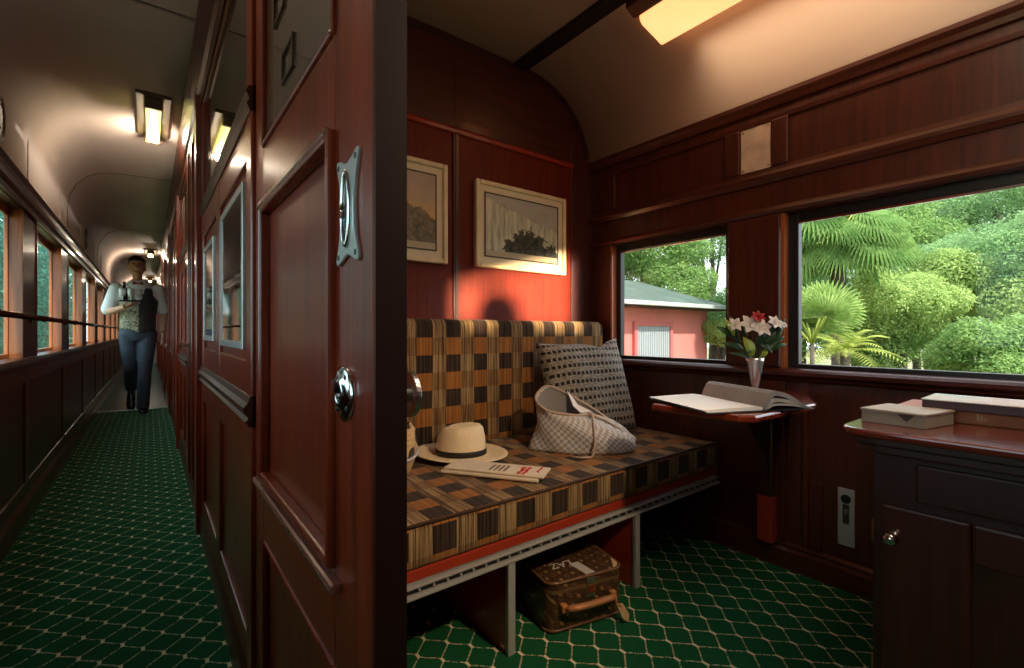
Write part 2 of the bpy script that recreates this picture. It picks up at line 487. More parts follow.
for (y0, y1) in [(1.262, 2.58)] + [(a + 0.92, a + 1.96) for a in py]:
    tm.prism([(XR0 + 0.004, 1.455), (XR0 - 0.010, 1.458), (XR0 - 0.017, 1.475), (XR0 - 0.011, 1.487), (XR0 - 0.019, 1.503), (XR0 - 0.013, 1.517), (XR0 + 0.004, 1.522)], 'y', y0, y1)
struct('trim_13', tm, WY, 'moulding below the dark transom panels of the corridor wall', 'wall trim')
tp = MB()
tp.box(XR0 - 0.001, XR0 + 0.006, 1.34, 2.50, 1.53, 1.95)
for a in py: tp.box(XR0 - 0.001, XR0 + 0.006, a + 1.0, a + 1.88, 1.53, 1.95)
struct('trim_14', tp, DKGLASS, 'dark glossy transom panels above the corridor windows of the compartments', 'transom')
struct('trim_15', MB().prism([(XR0 + 0.02, 1.975), (XR0 - 0.012, 1.975), (XR0 - 0.018, 2.01), (XR0 - 0.030, 2.02), (XR0 - 0.024, 2.06), (XR0 - 0.040, 2.09), (XR0 - 0.034, 2.12), (XR0 - 0.052, 2.16), (XR0 - 0.052, 2.19), (XR0 - 0.040, 2.21), (XR0 + 0.02, 2.21)], 'y', YB, YEND), WY, 'long mahogany cornice between the corridor ceiling and the compartment wall', 'cornice')
struct('baseboard_inner', MB().prism([(XR0 + 0.01, 0), (XR0 - 0.016, 0), (XR0 - 0.016, 0.08), (XR0 - 0.004, 0.10), (XR0 + 0.01, 0.10)], 'y', 1.26, YEND), WY, 'mahogany baseboard along the compartment wall in the corridor', 'baseboard')

def inner_window(n, y0, y1, z0, z1, label):
    fr = MB(); t = 0.021
    for (a, b, c, d) in ((y0, y0 + t, z0, z1), (y1 - t, y1, z0, z1), (y0 + t, y1 - t, z0, z0 + t), (y0 + t, y1 - t, z1 - t, z1)):
        fr.box(XR0 - 0.0125, XR0 + 0.004, a, b, c, d)
    o = fr.build('window_%d' % n, SILV, bev=0.002)
    tag(o, label, 'window', None, 'structure')
    MB().box(XR0 - 0.0095, XR0 + 0.002, y0 + t - 0.003, y1 - t + 0.003, z0 + t - 0.003, z1 - t + 0.003).build('pane', DKGLASS, o)
inner_window(3, 1.365, 1.83, 0.885, 1.315, 'chrome framed compartment window beside the sliding door in the corridor')
inner_window(4, 2.06, 2.45, 0.895, 1.29, 'second chrome framed compartment window along the corridor, farther from the sliding door')

# the next compartment door with its latch
d2 = MB().box(XR0 - 0.010, XR0 + 0.004, 3.36, 3.47, 0.10, 2.0)
o = d2.build('door_2', WZ, bev=0.003); tag(o, 'mahogany door stile of the next compartment with a bright latch, right of the man', 'door', None, 'structure')
k = MB(); k.lathe([(0.001, 0), (0.030, 0), (0.030, -0.006), (0.012, -0.010), (0.012, -0.030), (0.022, -0.034), (0.022, -0.05), (0.001, -0.052)], (XR0 - 0.010, 3.415, 0.855), 16, 'x')
k.box(XR0 - 0.045, XR0 - 0.030, 3.35, 3.48, 0.848, 0.862)
k.build('latch', CHROME, o, smooth=False)
for z in (0.62, 0.50):
    MB().lathe([(0.001, 0), (0.022, 0), (0.022, -0.008), (0.001, -0.012)], (XR0 - 0.010, 3.415, z), 16, 'x').build('screw_cover', BRASS, o)

# ------------------------------------------------------------------ the open sliding door
dm = MB()
dm.box(XR0 + 0.010, XR1 - 0.006, YD0, YD1, 0.02, 2.015)
door = dm.build('door_1', DOORW, bev=0.002)
tag(door, 'open mahogany sliding door of the compartment with chrome pull and lock', 'door', None, 'structure')
st = MB()
for (a, b, z0, z1) in ((YD0, 0.650, 0.02, 2.015), (1.150, YD1, 0.02, 2.015), (0.650, 1.150, 0.02, 0.12), (0.650, 1.150, 0.47, 0.615), (0.650, 1.150, 1.195, 1.345), (0.650, 1.150, 1.90, 2.015)):
    st.box(XR0, XR0 + 0.012, a, b, z0, z1)
st.build('door_frame', DOORW, door, bev=0.003)
sti = MB()
for (a, b, z0, z1) in ((YD0, 0.650, 0.02, 2.015), (1.150, YD1, 0.02, 2.015), (0.650, 1.150, 0.02, 0.12), (0.650, 1.150, 0.47, 0.615), (0.650, 1.150, 1.195, 1.345), (0.650, 1.150, 1.90, 2.015)):
    sti.box(XR1 - 0.008, XR1 - 0.001, a, b, z0, z1)
sti.build('door_frame', DOORW, door, bev=0.003)
MB().box(XR0 + 0.001, XR1 - 0.001, YD0 - 0.004, YD0 + 0.001, 0.02, 2.015).build('door_edge', plain('door_edge_shade', (0.026, 0.009, 0.007), 0.5, spec=0.25), door)  # end face darkened in colour to stand in for its shade
mo = MB()
def mould(y0, y1, z0, z1, t=0.016, dx=0.012):
    x0, x1 = XR0 - dx, XR0 + 0.011
    mo.box(x0, x1, y0, y0 + t, z0, z1); mo.box(x0, x1, y1 - t, y1, z0, z1)
    mo.box(x0, x1, y0 + t, y1 - t, z0, z0 + t); mo.box(x0, x1, y0 + t, y1 - t, z1 - t, z1)
mould(0.645, 1.155, 0.61, 1.205)
mould(0.645, 1.155, 1.335, 1.905, 0.012, 0.006)
mould(0.645, 1.155, 0.115, 0.475, 0.010, 0.004)
mo.build('panel_moulding', DOORW, door, bev=0.005)
dl = MB()
dl.box(XR0 - 0.016, XR0 + 0.002, 0.62, 1.20, 0.588, 0.602)
dl.box(XR0 - 0.014, XR0 + 0.002, 0.66, 1.16, 1.196, 1.212)
dl.build('rail_moulding', plain('pale_varnish_edge', (0.26, 0.10, 0.07), 0.2, coat=0.8), door, bev=0.005)  # mouldings in a paler tone than the door
MB().box(XR0 + 0.006, XR0 + 0.012, 0.655, 1.146, 1.346, 1.895).build('glass_panel', BRGLASS, door)
# two little card holders on the glass
for (yc, zc) in ((0.945, 1.437), (1.02, 1.585)):
    t = MB()
    for (a, b, z0, z1) in ((-0.045, -0.038, -0.03, 0.03), (0.038, 0.045, -0.03, 0.03), (-0.038, 0.038, -0.03, -0.024), (-0.038, 0.038, 0.024, 0.03)):
        t.box(XR0 + 0.002, XR0 + 0.0065, yc + a, yc + b, zc + z0, zc + z1)
    t.build('card_holder', plain('holder_bronze', (0.20, 0.14, 0.11), 0.3, 0.8) if yc < 1 else bpy.data.materials['holder_bronze'], door)
    
# chrome flush pull with waisted outline
pc = (0.589, 1.084)
def catmull2(pts, n):
    P = [Vector(p) for p in pts]; o_ = []
    for i in range(len(P)):
        p0, p1, p2, p3 = P[i - 1], P[i], P[(i + 1) % len(P)], P[(i + 2) % len(P)]
        for k_ in range(n):
            t = k_ / n
            o_.append(tuple(0.5 * ((2 * p1) + (-p0 + p2) * t + (2 * p0 - 5 * p1 + 4 * p2 - p3) * t * t + (-p0 + 3 * p1 - 3 * p2 + p3) * t ** 3)))
    return o_
out = [(pc[0] + a, pc[1] + b) for a, b in catmull2([(0.040, 0.060), (0.033, 0.068), (0.0, 0.058), (-0.033, 0.068), (-0.040, 0.060), (-0.030, 0.036), (-0.025, 0.0), (-0.030, -0.036), (-0.040, -0.060), (-0.033, -0.068), (0.0, -0.058), (0.033, -0.068), (0.040, -0.060), (0.030, -0.036), (0.025, 0.0), (0.030, 0.036)], 4)]
pl = MB(); pl.prism(out, 'x', XR0 - 0.005, XR0 + 0.001)
pull = pl.build('pull_handle', SILV, door, bev=0.002)
MB().prism([(pc[0] + 0.011 * math.cos(2 * PI * q / 24), pc[1] + 0.042 * math.sin(2 * PI * q / 24)) for q in range(24)], 'x', XR0 - 0.0062, XR0 - 0.004).build('recess', plain('recess_dark', (0.06, 0.05, 0.05), 0.25, 0.9), pull)
ls = MB()
for i in range(24):
    pass
ls.tube([(XR0 - 0.006, pc[0] + 0.0135 * math.cos(2 * PI * q / 24), pc[1] + 0.046 * math.sin(2 * PI * q / 24)) for q in range(25)], 0.003, 8)
ls.build('lip', CHROME, pull, smooth=True)
for (dy, dz) in ((-0.031, 0.058), (0.031, 0.058), (-0.031, -0.058), (0.031, -0.058)):
    MB().lathe([(0.001, -0.0060), (0.0032, -0.0058), (0.0042, -0.0048)], (XR0, pc[0] + dy, pc[1] + dz), 12, 'x').build('screw', BLACK, pull)
# round lock rose
lk = MB(); lk.lathe([(0.001, 0.0), (0.036, 0.0), (0.036, -0.004), (0.030, -0.0065), (0.022, -0.006), (0.018, -0.010), (0.014, -0.011), (0.011, -0.010)], (XR0, 0.606, 0.851), 32, 'x', cap=False)
lock = lk.build('lock_rose', CHROME, door, smooth=True)
MB().lathe([(0.001, -0.004), (0.0115, -0.004), (0.0115, -0.009), (0.008, -0.0095), (0.008, -0.006), (0.001, -0.006)], (XR0, 0.606, 0.851), 20, 'x').build('key_barrel', plain('barrel_dark', (0.10, 0.09, 0.09), 0.2, 1.0), lock, smooth=True)
for a in (0.6, 2.2, 3.8, 5.4):
    MB().lathe([(0.001, -0.0078), (0.003, -0.0075), (0.0038, -0.006)], (XR0, 0.606 + 0.027 * math.cos(a), 0.851 + 0.027 * math.sin(a)), 10, 'x').build('screw', BLACK, lock)
# inner turn knob on the compartment side
kn = MB(); kn.lathe([(0.001, 0), (0.024, 0), (0.024, 0.004), (0.010, 0.007), (0.010, 0.018), (0.026, 0.020), (0.030, 0.023), (0.030, 0.030), (0.026, 0.032), (0.001, 0.030)], (XR1 - 0.001, 0.560, 0.850), 32, 'x')
kn.build('turn_knob', STEEL, door, smooth=False, bev=0.001)

# ------------------------------------------------------------------ partition behind the seat
bp = MB().box(XR1 - 0.01, 2.09, YP, YP + 0.04, -0.05, 2.32)
struct('wall_back', bp, VEN, 'red mahogany partition behind the seat', 'wall')
struct('wall_front', MB().box(XR0, 2.10, YF - 0.04, YF, -0.05, 2.32), WZ, 'mahogany partition behind the camera', 'wall')
pm = MB()
pm.box(0.24, 1.86, YP - 0.006, YP + 0.002, 1.86, 1.905)                   # rail above picture rail
pm.box(1.835, 2.0, YP - 0.007, YP + 0.002, 0.0, 1.98)                      # right stile
pm.box(0.24, 1.84, YP - 0.0065, YP + 0.002, 0.0, 0.35)
struct('trim_16', pm, WZ, 'stile and rails of the partition behind the seat', 'wall trim', bev=0.003)
ub = MB()
cp2 = [p for p in cprof if p[0] >= 0.2]
ub.prism([(0.24, 1.86)] + [(0.24, 2.235)] + cp2[1:-2] + [(1.975, 1.86)], 'y', YP - 0.005, YP + 0.001)
struct('trim_17', ub, WX, 'dark upper panel of the partition under the arched ceiling', 'wall trim')
ab = MB(); ab.sheet([(x - 0.0, z - 0.028) if x < 1.5 else (x - 0.028 * min(1, (x - 1.5) / 0.35), z - 0.028 * max(0, 1 - (x - 1.5) / 0.5)) for x, z in cprof[:-2]], 'y', YP - 0.018, YP + 0.001, 0.034)
struct('trim_18', ab, DKW, 'dark arched border where the partition meets the curved ceiling', 'wall trim')
struct('trim_19', MB().prism([(YP, 1.828), (YP - 0.016, 1.830), (YP - 0.022, 1.842), (YP - 0.016, 1.852), (YP, 1.862)], 'x', 0.24, 1.84), RAILW, 'red picture rail across the partition', 'wall trim')
struct('trim_20', MB().box(1.086, 1.116, YP - 0.010, YP + 0.001, 0.35, 1.83).box(1.094, 1.100, YP - 0.014, YP - 0.009, 0.35, 1.83), WZ, 'upright batten between the two framed pictures', 'wall trim', bev=0.003)
struct('trim_21', MB().box(1.094, 1.112, YP - 0.008, YP + 0.001, 1.86, 2.24), WZ, 'upright batten above the picture rail', 'wall trim', bev=0.003)

# ------------------------------------------------------------------ window wall
OP = [(1.030, 1.700), (-0.35, 0.822)]
OZ0, OZ1 = 0.785, 1.405
ww = MB()
ww.box(XW, XW + 0.10, YF - 0.05, YP + 0.05, -0.05, OZ0)
ww.box(XW, XW + 0.10, YF - 0.05, YP + 0.05, OZ1, 2.32)
for a, b in ((YF - 0.05, OP[1][0]), (OP[1][1], OP[0][0]), (OP[0][1], YP + 0.05)):
    ww.box(XW, XW + 0.10, a, b, OZ0, OZ1)
struct('wall_right', ww, WZ, 'dark mahogany window wall of the compartment', 'wall')
def carriage_window(n, y0, y1, t, label):
    f = MB(); x0, x1 = XW + 0.040, XW + 0.075
    f.box(x0, x1, y0 - 0.004, y0 + t, OZ0 - 0.005, OZ1 + 0.005); f.box(x0, x1, y1 - t, y1 + 0.004, OZ0 - 0.005, OZ1 + 0.005)
    f.box(x0, x1, y0 + t, y1 - t, OZ0 - 0.005, OZ0 + 0.018); f.box(x0, x1, y0 + t, y1 - t, OZ1 - 0.036, OZ1 + 0.005)
    o = f.build('window_%d' % n, BLACK, bev=0.003)
    tag(o, label, 'window', None, 'structure')
    MB().box(XW + 0.056, XW + 0.060, y0 + t - 0.003, y1 - t + 0.003, OZ0 + 0.015, OZ1 - 0.033).build('pane', GLASS, o)
    j = MB()
    j.box(XW + 0.002, XW + 0.042, y1 - 0.012, y1 + 0.004, OZ0, OZ1)
    j.box(XW + 0.002, XW + 0.042, y0 - 0.004, y0 + 0.008, OZ0, OZ1)
    j.build('jamb', ORW, o)
    MB().box(XW + 0.038, XW + 0.046, y0 + t, y1 - t, OZ1 - 0.044, OZ1 - 0.036).build('bead', CHROME, o)
carriage_window(1, OP[0][0], OP[0][1], 0.040, 'small compartment window by the seat with the pink house outside')
carriage_window(2, OP[1][0], OP[1][1], 0.050, 'large compartment window with palms and green trees outside')
def ymould(n, pts, label, y0=YF, y1=YP, m=WY):
    struct('trim_%d' % n, MB().prism([(XW - a, z) for a, z in pts], 'y', y0, y1), m, label, 'wall trim')
ymould(22, [(-0.01, 0.735), (0.012, 0.735), (0.022, 0.745), (0.014, 0.752), (0.030, 0.762), (0.032, 0.775), (0.020, 0.784), (-0.06, 0.788), (-0.06, 0.735)], 'moulded mahogany sill under the compartment windows')
ymould(23, [(-0.01, 1.408), (0.012, 1.408), (0.020, 1.420), (0.012, 1.432), (0.006, 1.440), (-0.01, 1.440)], 'window head moulding above the compartment windows')
ymould(24, [(-0.01, 1.535), (0.010, 1.538), (0.020, 1.556), (0.020, 1.568), (0.012, 1.582), (0.008, 1.60), (-0.01, 1.60)], 'shelf moulding above the compartment windows')
ymould(25, [(-0.01, 1.785), (0.010, 1.785), (0.012, 1.80), (-0.01, 1.80)], 'thin upper panel moulding on the window wall')
ymould(26, [(-0.01, 1.835), (0.014, 1.838), (0.020, 1.855), (0.030, 1.870), (0.030, 1.885), (-0.01, 1.89)], 'cornice moulding where the window wall meets the ceiling')
fz = MB()
for (a, b) in ((0.790, 0.855), (0.982, 1.05), (1.66, 1.84), (-0.45, -0.3)):
    fz.box(XW - 0.014, XW + 0.002, a, b, 1.598, 1.787)
fz.box(XW - 0.014, XW + 0.002, 0.82, 1.035, 0.79, 1.405)
struct('trim_27', fz, WZ, 'stiles between the upper panels and the pillar between the windows', 'wall trim', bev=0.006)
struct('trim_28', MB().box(XW - 0.018, XW + 0.002, 0.80, 0.905, 0.095, 0.735).box(XW - 0.010, XW + 0.002, 0.72, 0.742, 0.095, 0.735), WZ, 'upright stile of the dado under the folding table', 'wall trim', bev=0.004)
struct('trim_29', MB().box(XW - 0.012, XW + 0.002, 0.672, 0.718, 0.10, 0.36), WZ, 'small dado panel beside the wall socket', 'wall trim', bev=0.006)
ymould(30, [(-0.01, 0.0), (0.026, 0.0), (0.026, 0.070), (0.016, 0.082), (0.018, 0.092), (0.006, 0.10), (-0.01, 0.10)], 'x')
bb = bpy.data.objects['trim_30']; bb.name = 'baseboard_right'; bb['label'] = 'mahogany baseboard under the compartment windows'; bb['category'] = 'baseboard'

# notice plate
npl = thing('notice_plate', 'small pale metal notice plate on the wall above the pillar between the windows', 'plate', (XW, 0.918, 1.598))
MB().box(XW - 0.006, XW + 0.001, 0.858, 0.979, 1.600, 1.785).build('plate', plain('etched_plate', (0.58, 0.47, 0.37), 0.45, 0.0, var=0.25, scale=14), npl, bev=0.002)
for (y, z) in ((0.868, 1.612), (0.969, 1.612), (0.868, 1.773), (0.969, 1.773)):
    MB().lathe([(0.001, -0.0085), (0.004, -0.008), (0.005, -0.006)], (XW, y, z), 10, 'x').build('screw', BRASS, npl)

# wall socket
sk = thing('wall_socket', 'tall steel socket plate low on the wall between table and cabinet', 'socket', (XW, 0.598, 0.155))
MB().box(XW - 0.006, XW + 0.002, 0.572, 0.624, 0.155, 0.362).build('plate', SILV, sk, bev=0.002)
MB().lathe([(0.001, -0.004), (0.016, -0.004), (0.016, -0.009), (0.013, -0.009), (0.013, -0.0065), (0.001, -0.0065)], (XW, 0.598, 0.325), 20, 'x').build('socket_ring', BLACK, sk)
MB().box(XW - 0.009, XW - 0.005, 0.588, 0.608, 0.235, 0.305).build('slot', plain('slot_dark', (0.03, 0.03, 0.028), 0.5), sk, bev=0.002)
MB().box(XW - 0.014, XW - 0.005, 0.592, 0.602, 0.270, 0.290).build('switch', STEEL, sk, bev=0.001)

# ------------------------------------------------------------------ compartment ceiling lamp
LAMP = Mat('warm_lamp_diffuser'); ln = LAMP.noise(3.5, 2, 0.5)
LAMP.base((0.9, 0.75, 0.5)); LAMP.emit(LAMP.ramp(ln, [(0.3, (1.0, 0.32, 0.10)), (0.7, (1.0, 0.43, 0.18))]), 1.9).set(rough=0.3)
cl = thing('ceiling_lamp', 'long amber glass lamp on the compartment ceiling', 'lamp', (1.63, 0.60, 2.15))
MB().prism([(1.485, 2.265), (1.485, 2.205), (1.535, 2.185), (1.56, 2.20), (1.56, 2.265)], 'y', 0.06, 1.185).build('lamp_base', DKW, cl, bev=0.004)
MB().prism([(1.540, 2.256), (1.545, 2.175), (1.56, 2.160), (1.690, 2.128), (1.702, 2.134), (1.720, 2.220)], 'y', 0.08, 1.165).build('diffuser', LAMP.m, cl, bev=0.01, bseg=3)
def area(name, loc, rot, sx, sy, e, col, spread=PI):
    d = bpy.data.lights.new(name, 'AREA'); d.shape = 'RECTANGLE'; d.size = sx; d.size_y = sy; d.energy = e; d.color = col; d.spread = spread
    o = bpy.data.objects.new(name, d); C.objects.link(o); o.location = loc; o.rotation_euler = rot; return o
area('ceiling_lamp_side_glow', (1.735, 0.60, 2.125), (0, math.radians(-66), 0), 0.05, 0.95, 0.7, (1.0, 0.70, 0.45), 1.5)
area('added_fill_area', (1.05, -0.12, 2.22), (0, 0, 0), 0.20, 0.5, 6.5, (1.0, 0.84, 0.64))  # unseen fill light added to brighten seat and floor
d = bpy.data.lights.new('added_fill_point', 'POINT'); d.energy = 8.0; d.color = (1.0, 0.76, 0.52); d.shadow_soft_size = 0.06  # unseen point light added to lift the compartment ceiling
q = bpy.data.objects.new('added_fill_point', d); C.objects.link(q); q.location = (1.0, -0.15, 1.60)

# added unseen mask for the patch spot: hood with slanted opening and shadow disc
bmask = thing('beam_mask', 'unseen mask added to shape the light patch above the seat', 'lamp', (1.2, YF, 1.2))
mb = MB(); k_ = 0.15 / 2.14; yq = -0.151
def hp_(X_, Z_): return (1.2 + (X_ - 1.2) * k_, 1.30 + (Z_ - 1.30) * k_)
a_, b_, c_, d_ = hp_(1.11, 0.955), hp_(1.835, 0.955), hp_(1.835, 1.325), hp_(1.11, 1.13)
mb.prism([(1.12, 1.20), (1.32, 1.20), (b_[0], a_[1]), a_], 'y', yq, yq + 0.002)
mb.prism([(1.32, 1.20), (1.32, 1.40), c_, b_], 'y', yq, yq + 0.002)
mb.prism([(1.32, 1.40), (1.12, 1.40), d_, c_], 'y', yq, yq + 0.002)
mb.prism([(1.12, 1.40), (1.12, 1.20), a_, d_], 'y', yq, yq + 0.002)
q_ = hp_(1.345, 1.0)
mb.lathe([(0.001, 0), (0.0105, 0), (0.0105, 0.002), (0.001, 0.002)], (q_[0], yq, q_[1]), 24, 'y')
mb.box(q_[0] - 0.002, q_[0] + 0.002, yq, yq + 0.002, 1.2, q_[1])
mb.build('mask_front', BRASS, bmask)
mb = MB(); mb.box(1.118, 1.122, YF, yq + 0.002, 1.2, 1.4); mb.box(1.318, 1.322, YF, yq + 0.002, 1.2, 1.4); mb.box(1.12, 1.32, YF, yq + 0.002, 1.198, 1.202); mb.box(1.12, 1.32, YF, yq + 0.002, 1.398, 1.402)
mb.build('mask_box', BRASS, bmask)

# corridor lamps
CLAMP = Mat('yellow_lamp_glass').base((0.9, 0.85, 0.6)); 
CLAMP.emit((1.0, 0.86, 0.22), 2.6).set(rough=0.3)
def corridor_lamp(y, ln_, label, e):
    o = thing('corridor_lamp', label, 'lamp', (0.02, y, 2.14), group='corridor ceiling lamps')
    MB().box(-0.058, 0.098, y - ln_ / 2, y + ln_ / 2, 2.185, 2.206).build('base_plate', plain('lamp_bronze', (0.16, 0.12, 0.07), 0.4, 0.5) if 'lamp_bronze' not in bpy.data.materials else bpy.data.materials['lamp_bronze'], o, bev=0.004)
    n = 16; prof = []
    for k_ in range(n):
        a = 2 * PI * k_ / n
        prof.append((0.020 + 0.034 * math.copysign(abs(math.cos(a)) ** 0.7, math.cos(a)), 2.160 + 0.026 * math.copysign(abs(math.sin(a)) ** 0.7, math.sin(a))))
    MB().prism(prof, 'y', y - ln_ / 2 + 0.05, y + ln_ / 2 - 0.05).build('glass_shade', CLAMP.m, o, bev=0.008)
    MB().box(-0.02, 0.06, y - ln_ / 2 + 0.03, y - ln_ / 2 + 0.055, 2.13, 2.19).build('end_cap', bpy.data.materials['lamp_bronze'], o, bev=0.004)
    MB().box(-0.02, 0.06, y + ln_ / 2 - 0.055, y + ln_ / 2 - 0.03, 2.13, 2.19).build('end_cap', bpy.data.materials['lamp_bronze'], o, bev=0.004)
    d = bpy.data.lights.new('corridor_light', 'POINT'); d.energy = e; d.color = (1.0, 0.82, 0.62); d.shadow_soft_size = 0.022
    q = bpy.data.objects.new('corridor_light', d); C.objects.link(q); q.location = (0.02, y + ln_ * 0.30, 2.095)
corridor_lamp(3.47, 0.66, 'near yellow glass lamp on the corridor ceiling', 7)
corridor_lamp(9.3, 0.50, 'far small lamp on the corridor ceiling above the man', 12)
corridor_lamp(14.0, 0.50, 'farthest lamp of the corridor ceiling', 14)

# added unseen fill light; brightens the corridor ceiling and door near the camera
d = bpy.data.lights.new('corridor_light', 'POINT'); d.energy = 2.5; d.color = (1.0, 0.82, 0.66); d.shadow_soft_size = 0.022
q = bpy.data.objects.new('corridor_light', d); C.objects.link(q); q.location = (-0.12, 1.2, 2.06)
# corridor end walls
struct('wall_end', MB().box(XL - 0.1, XR1, YEND, YEND + 0.05, -0.05, 2.3), plain('end_wall_cream', (0.5, 0.42, 0.36), 0.5), 'cream wall closing the far end of the corridor', 'wall')
struct('wall_rear', MB().box(XL - 0.1, XR1, YB - 0.05, YB, -0.05, 2.3), WZ, 'mahogany wall closing the corridor behind the camera', 'wall')

# ------------------------------------------------------------------ the seat
def rounded_box(mb, x0, x1, y0, y1, z0, z1, r=0.02, k=4, crown=0.0):
    # superellipse-like cushion: rings along x with rounded section
    sec = []
    for (cy, cz, a0) in ((y1 - r, z1 - r, 0), (y0 + r, z1 - r, PI / 2), (y0 + r, z0 + r, PI), (y1 - r, z0 + r, 1.5 * PI)):
        for i in range(k + 1):
            a = a0 + PI / 2 * i / k; sec.append((cy + r * math.cos(a), cz + r * math.sin(a)))
    cyy, czz = (y0 + y1) / 2, (z0 + z1) / 2
    rings = []
    nx = 24
    xs = [x0, x0 + r * 0.3, x0 + r] + [x0 + r + (x1 - x0 - 2 * r) * i / nx for i in range(1, nx)] + [x1 - r, x1 - r * 0.3, x1]
    for i, x in enumerate(xs):
        d = 0
        if i in (0, len(xs) - 1): d = r
        elif i in (1, len(xs) - 2): d = r * 0.3
        sy = ((y1 - y0) / 2 - d) / ((y1 - y0) / 2); sz = ((z1 - z0) / 2 - d) / ((z1 - z0) / 2)
        rings.append([(x, cyy + (y - cyy) * sy, czz + (z - czz) * sz) for y, z in sec])
    return mb.rings(rings)
SEAT0, SEAT1 = 0.270, 1.975
seat = thing('compartment_seat', 'long compartment seat upholstered in brown and amber woven cloth', 'seat', (1.12, 1.45, 0.0))
m = MB(); rounded_box(m, SEAT0, SEAT1, 1.066, 1.76, 0.335, 0.448, 0.016)
m.build('seat_cushion', CLOTH, seat, smooth=True)
m = MB(); m.tube([(SEAT0 + 0.01, 1.070, 0.446), (SEAT1 - 0.01, 1.070, 0.446)], 0.005, 8)
m.build('piping', plain('brown_piping', (0.045, 0.022, 0.012), 0.7), seat.children[0], smooth=True)
m = MB(); rounded_box(m, SEAT0, SEAT1, 1.715, 1.828, 0.430, 0.985, 0.030)
m.build('backrest', CLOTHB, seat, smooth=True)
m = MB().box(SEAT0, SEAT1, 1.072, 1.80, 0.305, 0.336)
m.build('frame_board', RAILW, seat, bev=0.004)
rl = MB()
rl.box(SEAT0, SEAT1, 1.064, 1.078, 0.292, 0.297); rl.box(SEAT0, SEAT1, 1.058, 1.076, 0.268, 0.276)
rl.box(SEAT0, SEAT1, 1.080, 1.10, 0.266, 0.303)
rail = rl.build('metal_rail', SILV, seat, bev=0.0015)
for i in range(42):
    x = SEAT0 + 0.02 + i * 0.0405
    MB().box(x, x + 0.005, 1.066, 1.084, 0.281, 0.288).build('rail_stud', SILV, rail)
rb = MB().box(SEAT0, SEAT1, 1.078, 1.084, 0.275, 0.295)
rb.build('rail_channel', BLACK, rail)
for x in (0.823, 1.402):
    p = MB().box(x - 0.009, x + 0.009, 1.075, 1.50, 0.0, 0.268).build('leg', RAILW, seat, bev=0.002)
    MB().box(x - 0.012, x + 0.014, 1.062, 1.077, 0.0, 0.268).build('metal_edge', SILV, p, bev=0.002)

# ------------------------------------------------------------------ framed pictures
FRAME = plain('pale_gilt_frame', (0.80, 0.66, 0.42), 0.4, 0.0, var=0.12, scale=20)
MOUNT = plain('cream_mount', (0.80, 0.69, 0.50), 0.7)
def print_mat(name, kind):
    M = Mat(name)
    x, y, z = M.xyz()
    n1 = M.noise(9, 5, 0.6); n2 = M.noise(32, 4, 0.65); n3 = M.noise(14, 3, 0.6, (3.2, 1, 0.45))
    if kind == 'falls':
        sky = M.ramp(n1 + z * 1.5, [(0.30, (0.30, 0.20, 0.14)), (0.6, (0.52, 0.48, 0.41)), (0.85, (0.44, 0.50, 0.54))])
        falls = M.ramp(n3, [(0.30, (0.26, 0.27, 0.22)), (0.48, (0.58, 0.57, 0.46)), (0.66, (0.80, 0.75, 0.62))])
        rock = M.ramp(n2, [(0.35, (0.012, 0.014, 0.012)), (0.6, (0.09, 0.085, 0.06)), (0.8, (0.30, 0.27, 0.19))])
        c = M.mix(z.lt(0.055 - x * 0.25 + (n1 - 0.5) * 0.05), sky, falls)
        hill = ((x - 0.05).abs() * -0.55 + (n2 - 0.5) * 0.16 + (n1 - 0.5) * 0.10 - 0.01)
        c = M.mix(z.lt(hill + (n1 - 0.5) * 0.12), c, rock)
    else:
        sky = M.ramp(z * 3.0 + n1 * 0.5, [(0.15, (0.72, 0.46, 0.18)), (0.5, (0.46, 0.37, 0.29)), (0.8, (0.32, 0.28, 0.26))])
        hill = M.ramp(n2, [(0.3, (0.08, 0.07, 0.055)), (0.7, (0.30, 0.25, 0.18))])
        c = M.mix(z.lt((n1 - 0.5) * 0.12 - (x - 0.02).abs() * 0.35 + 0.035), sky, hill)
    M.base(c); M.set(rough=0.35, coat=0.3)
    return M.m
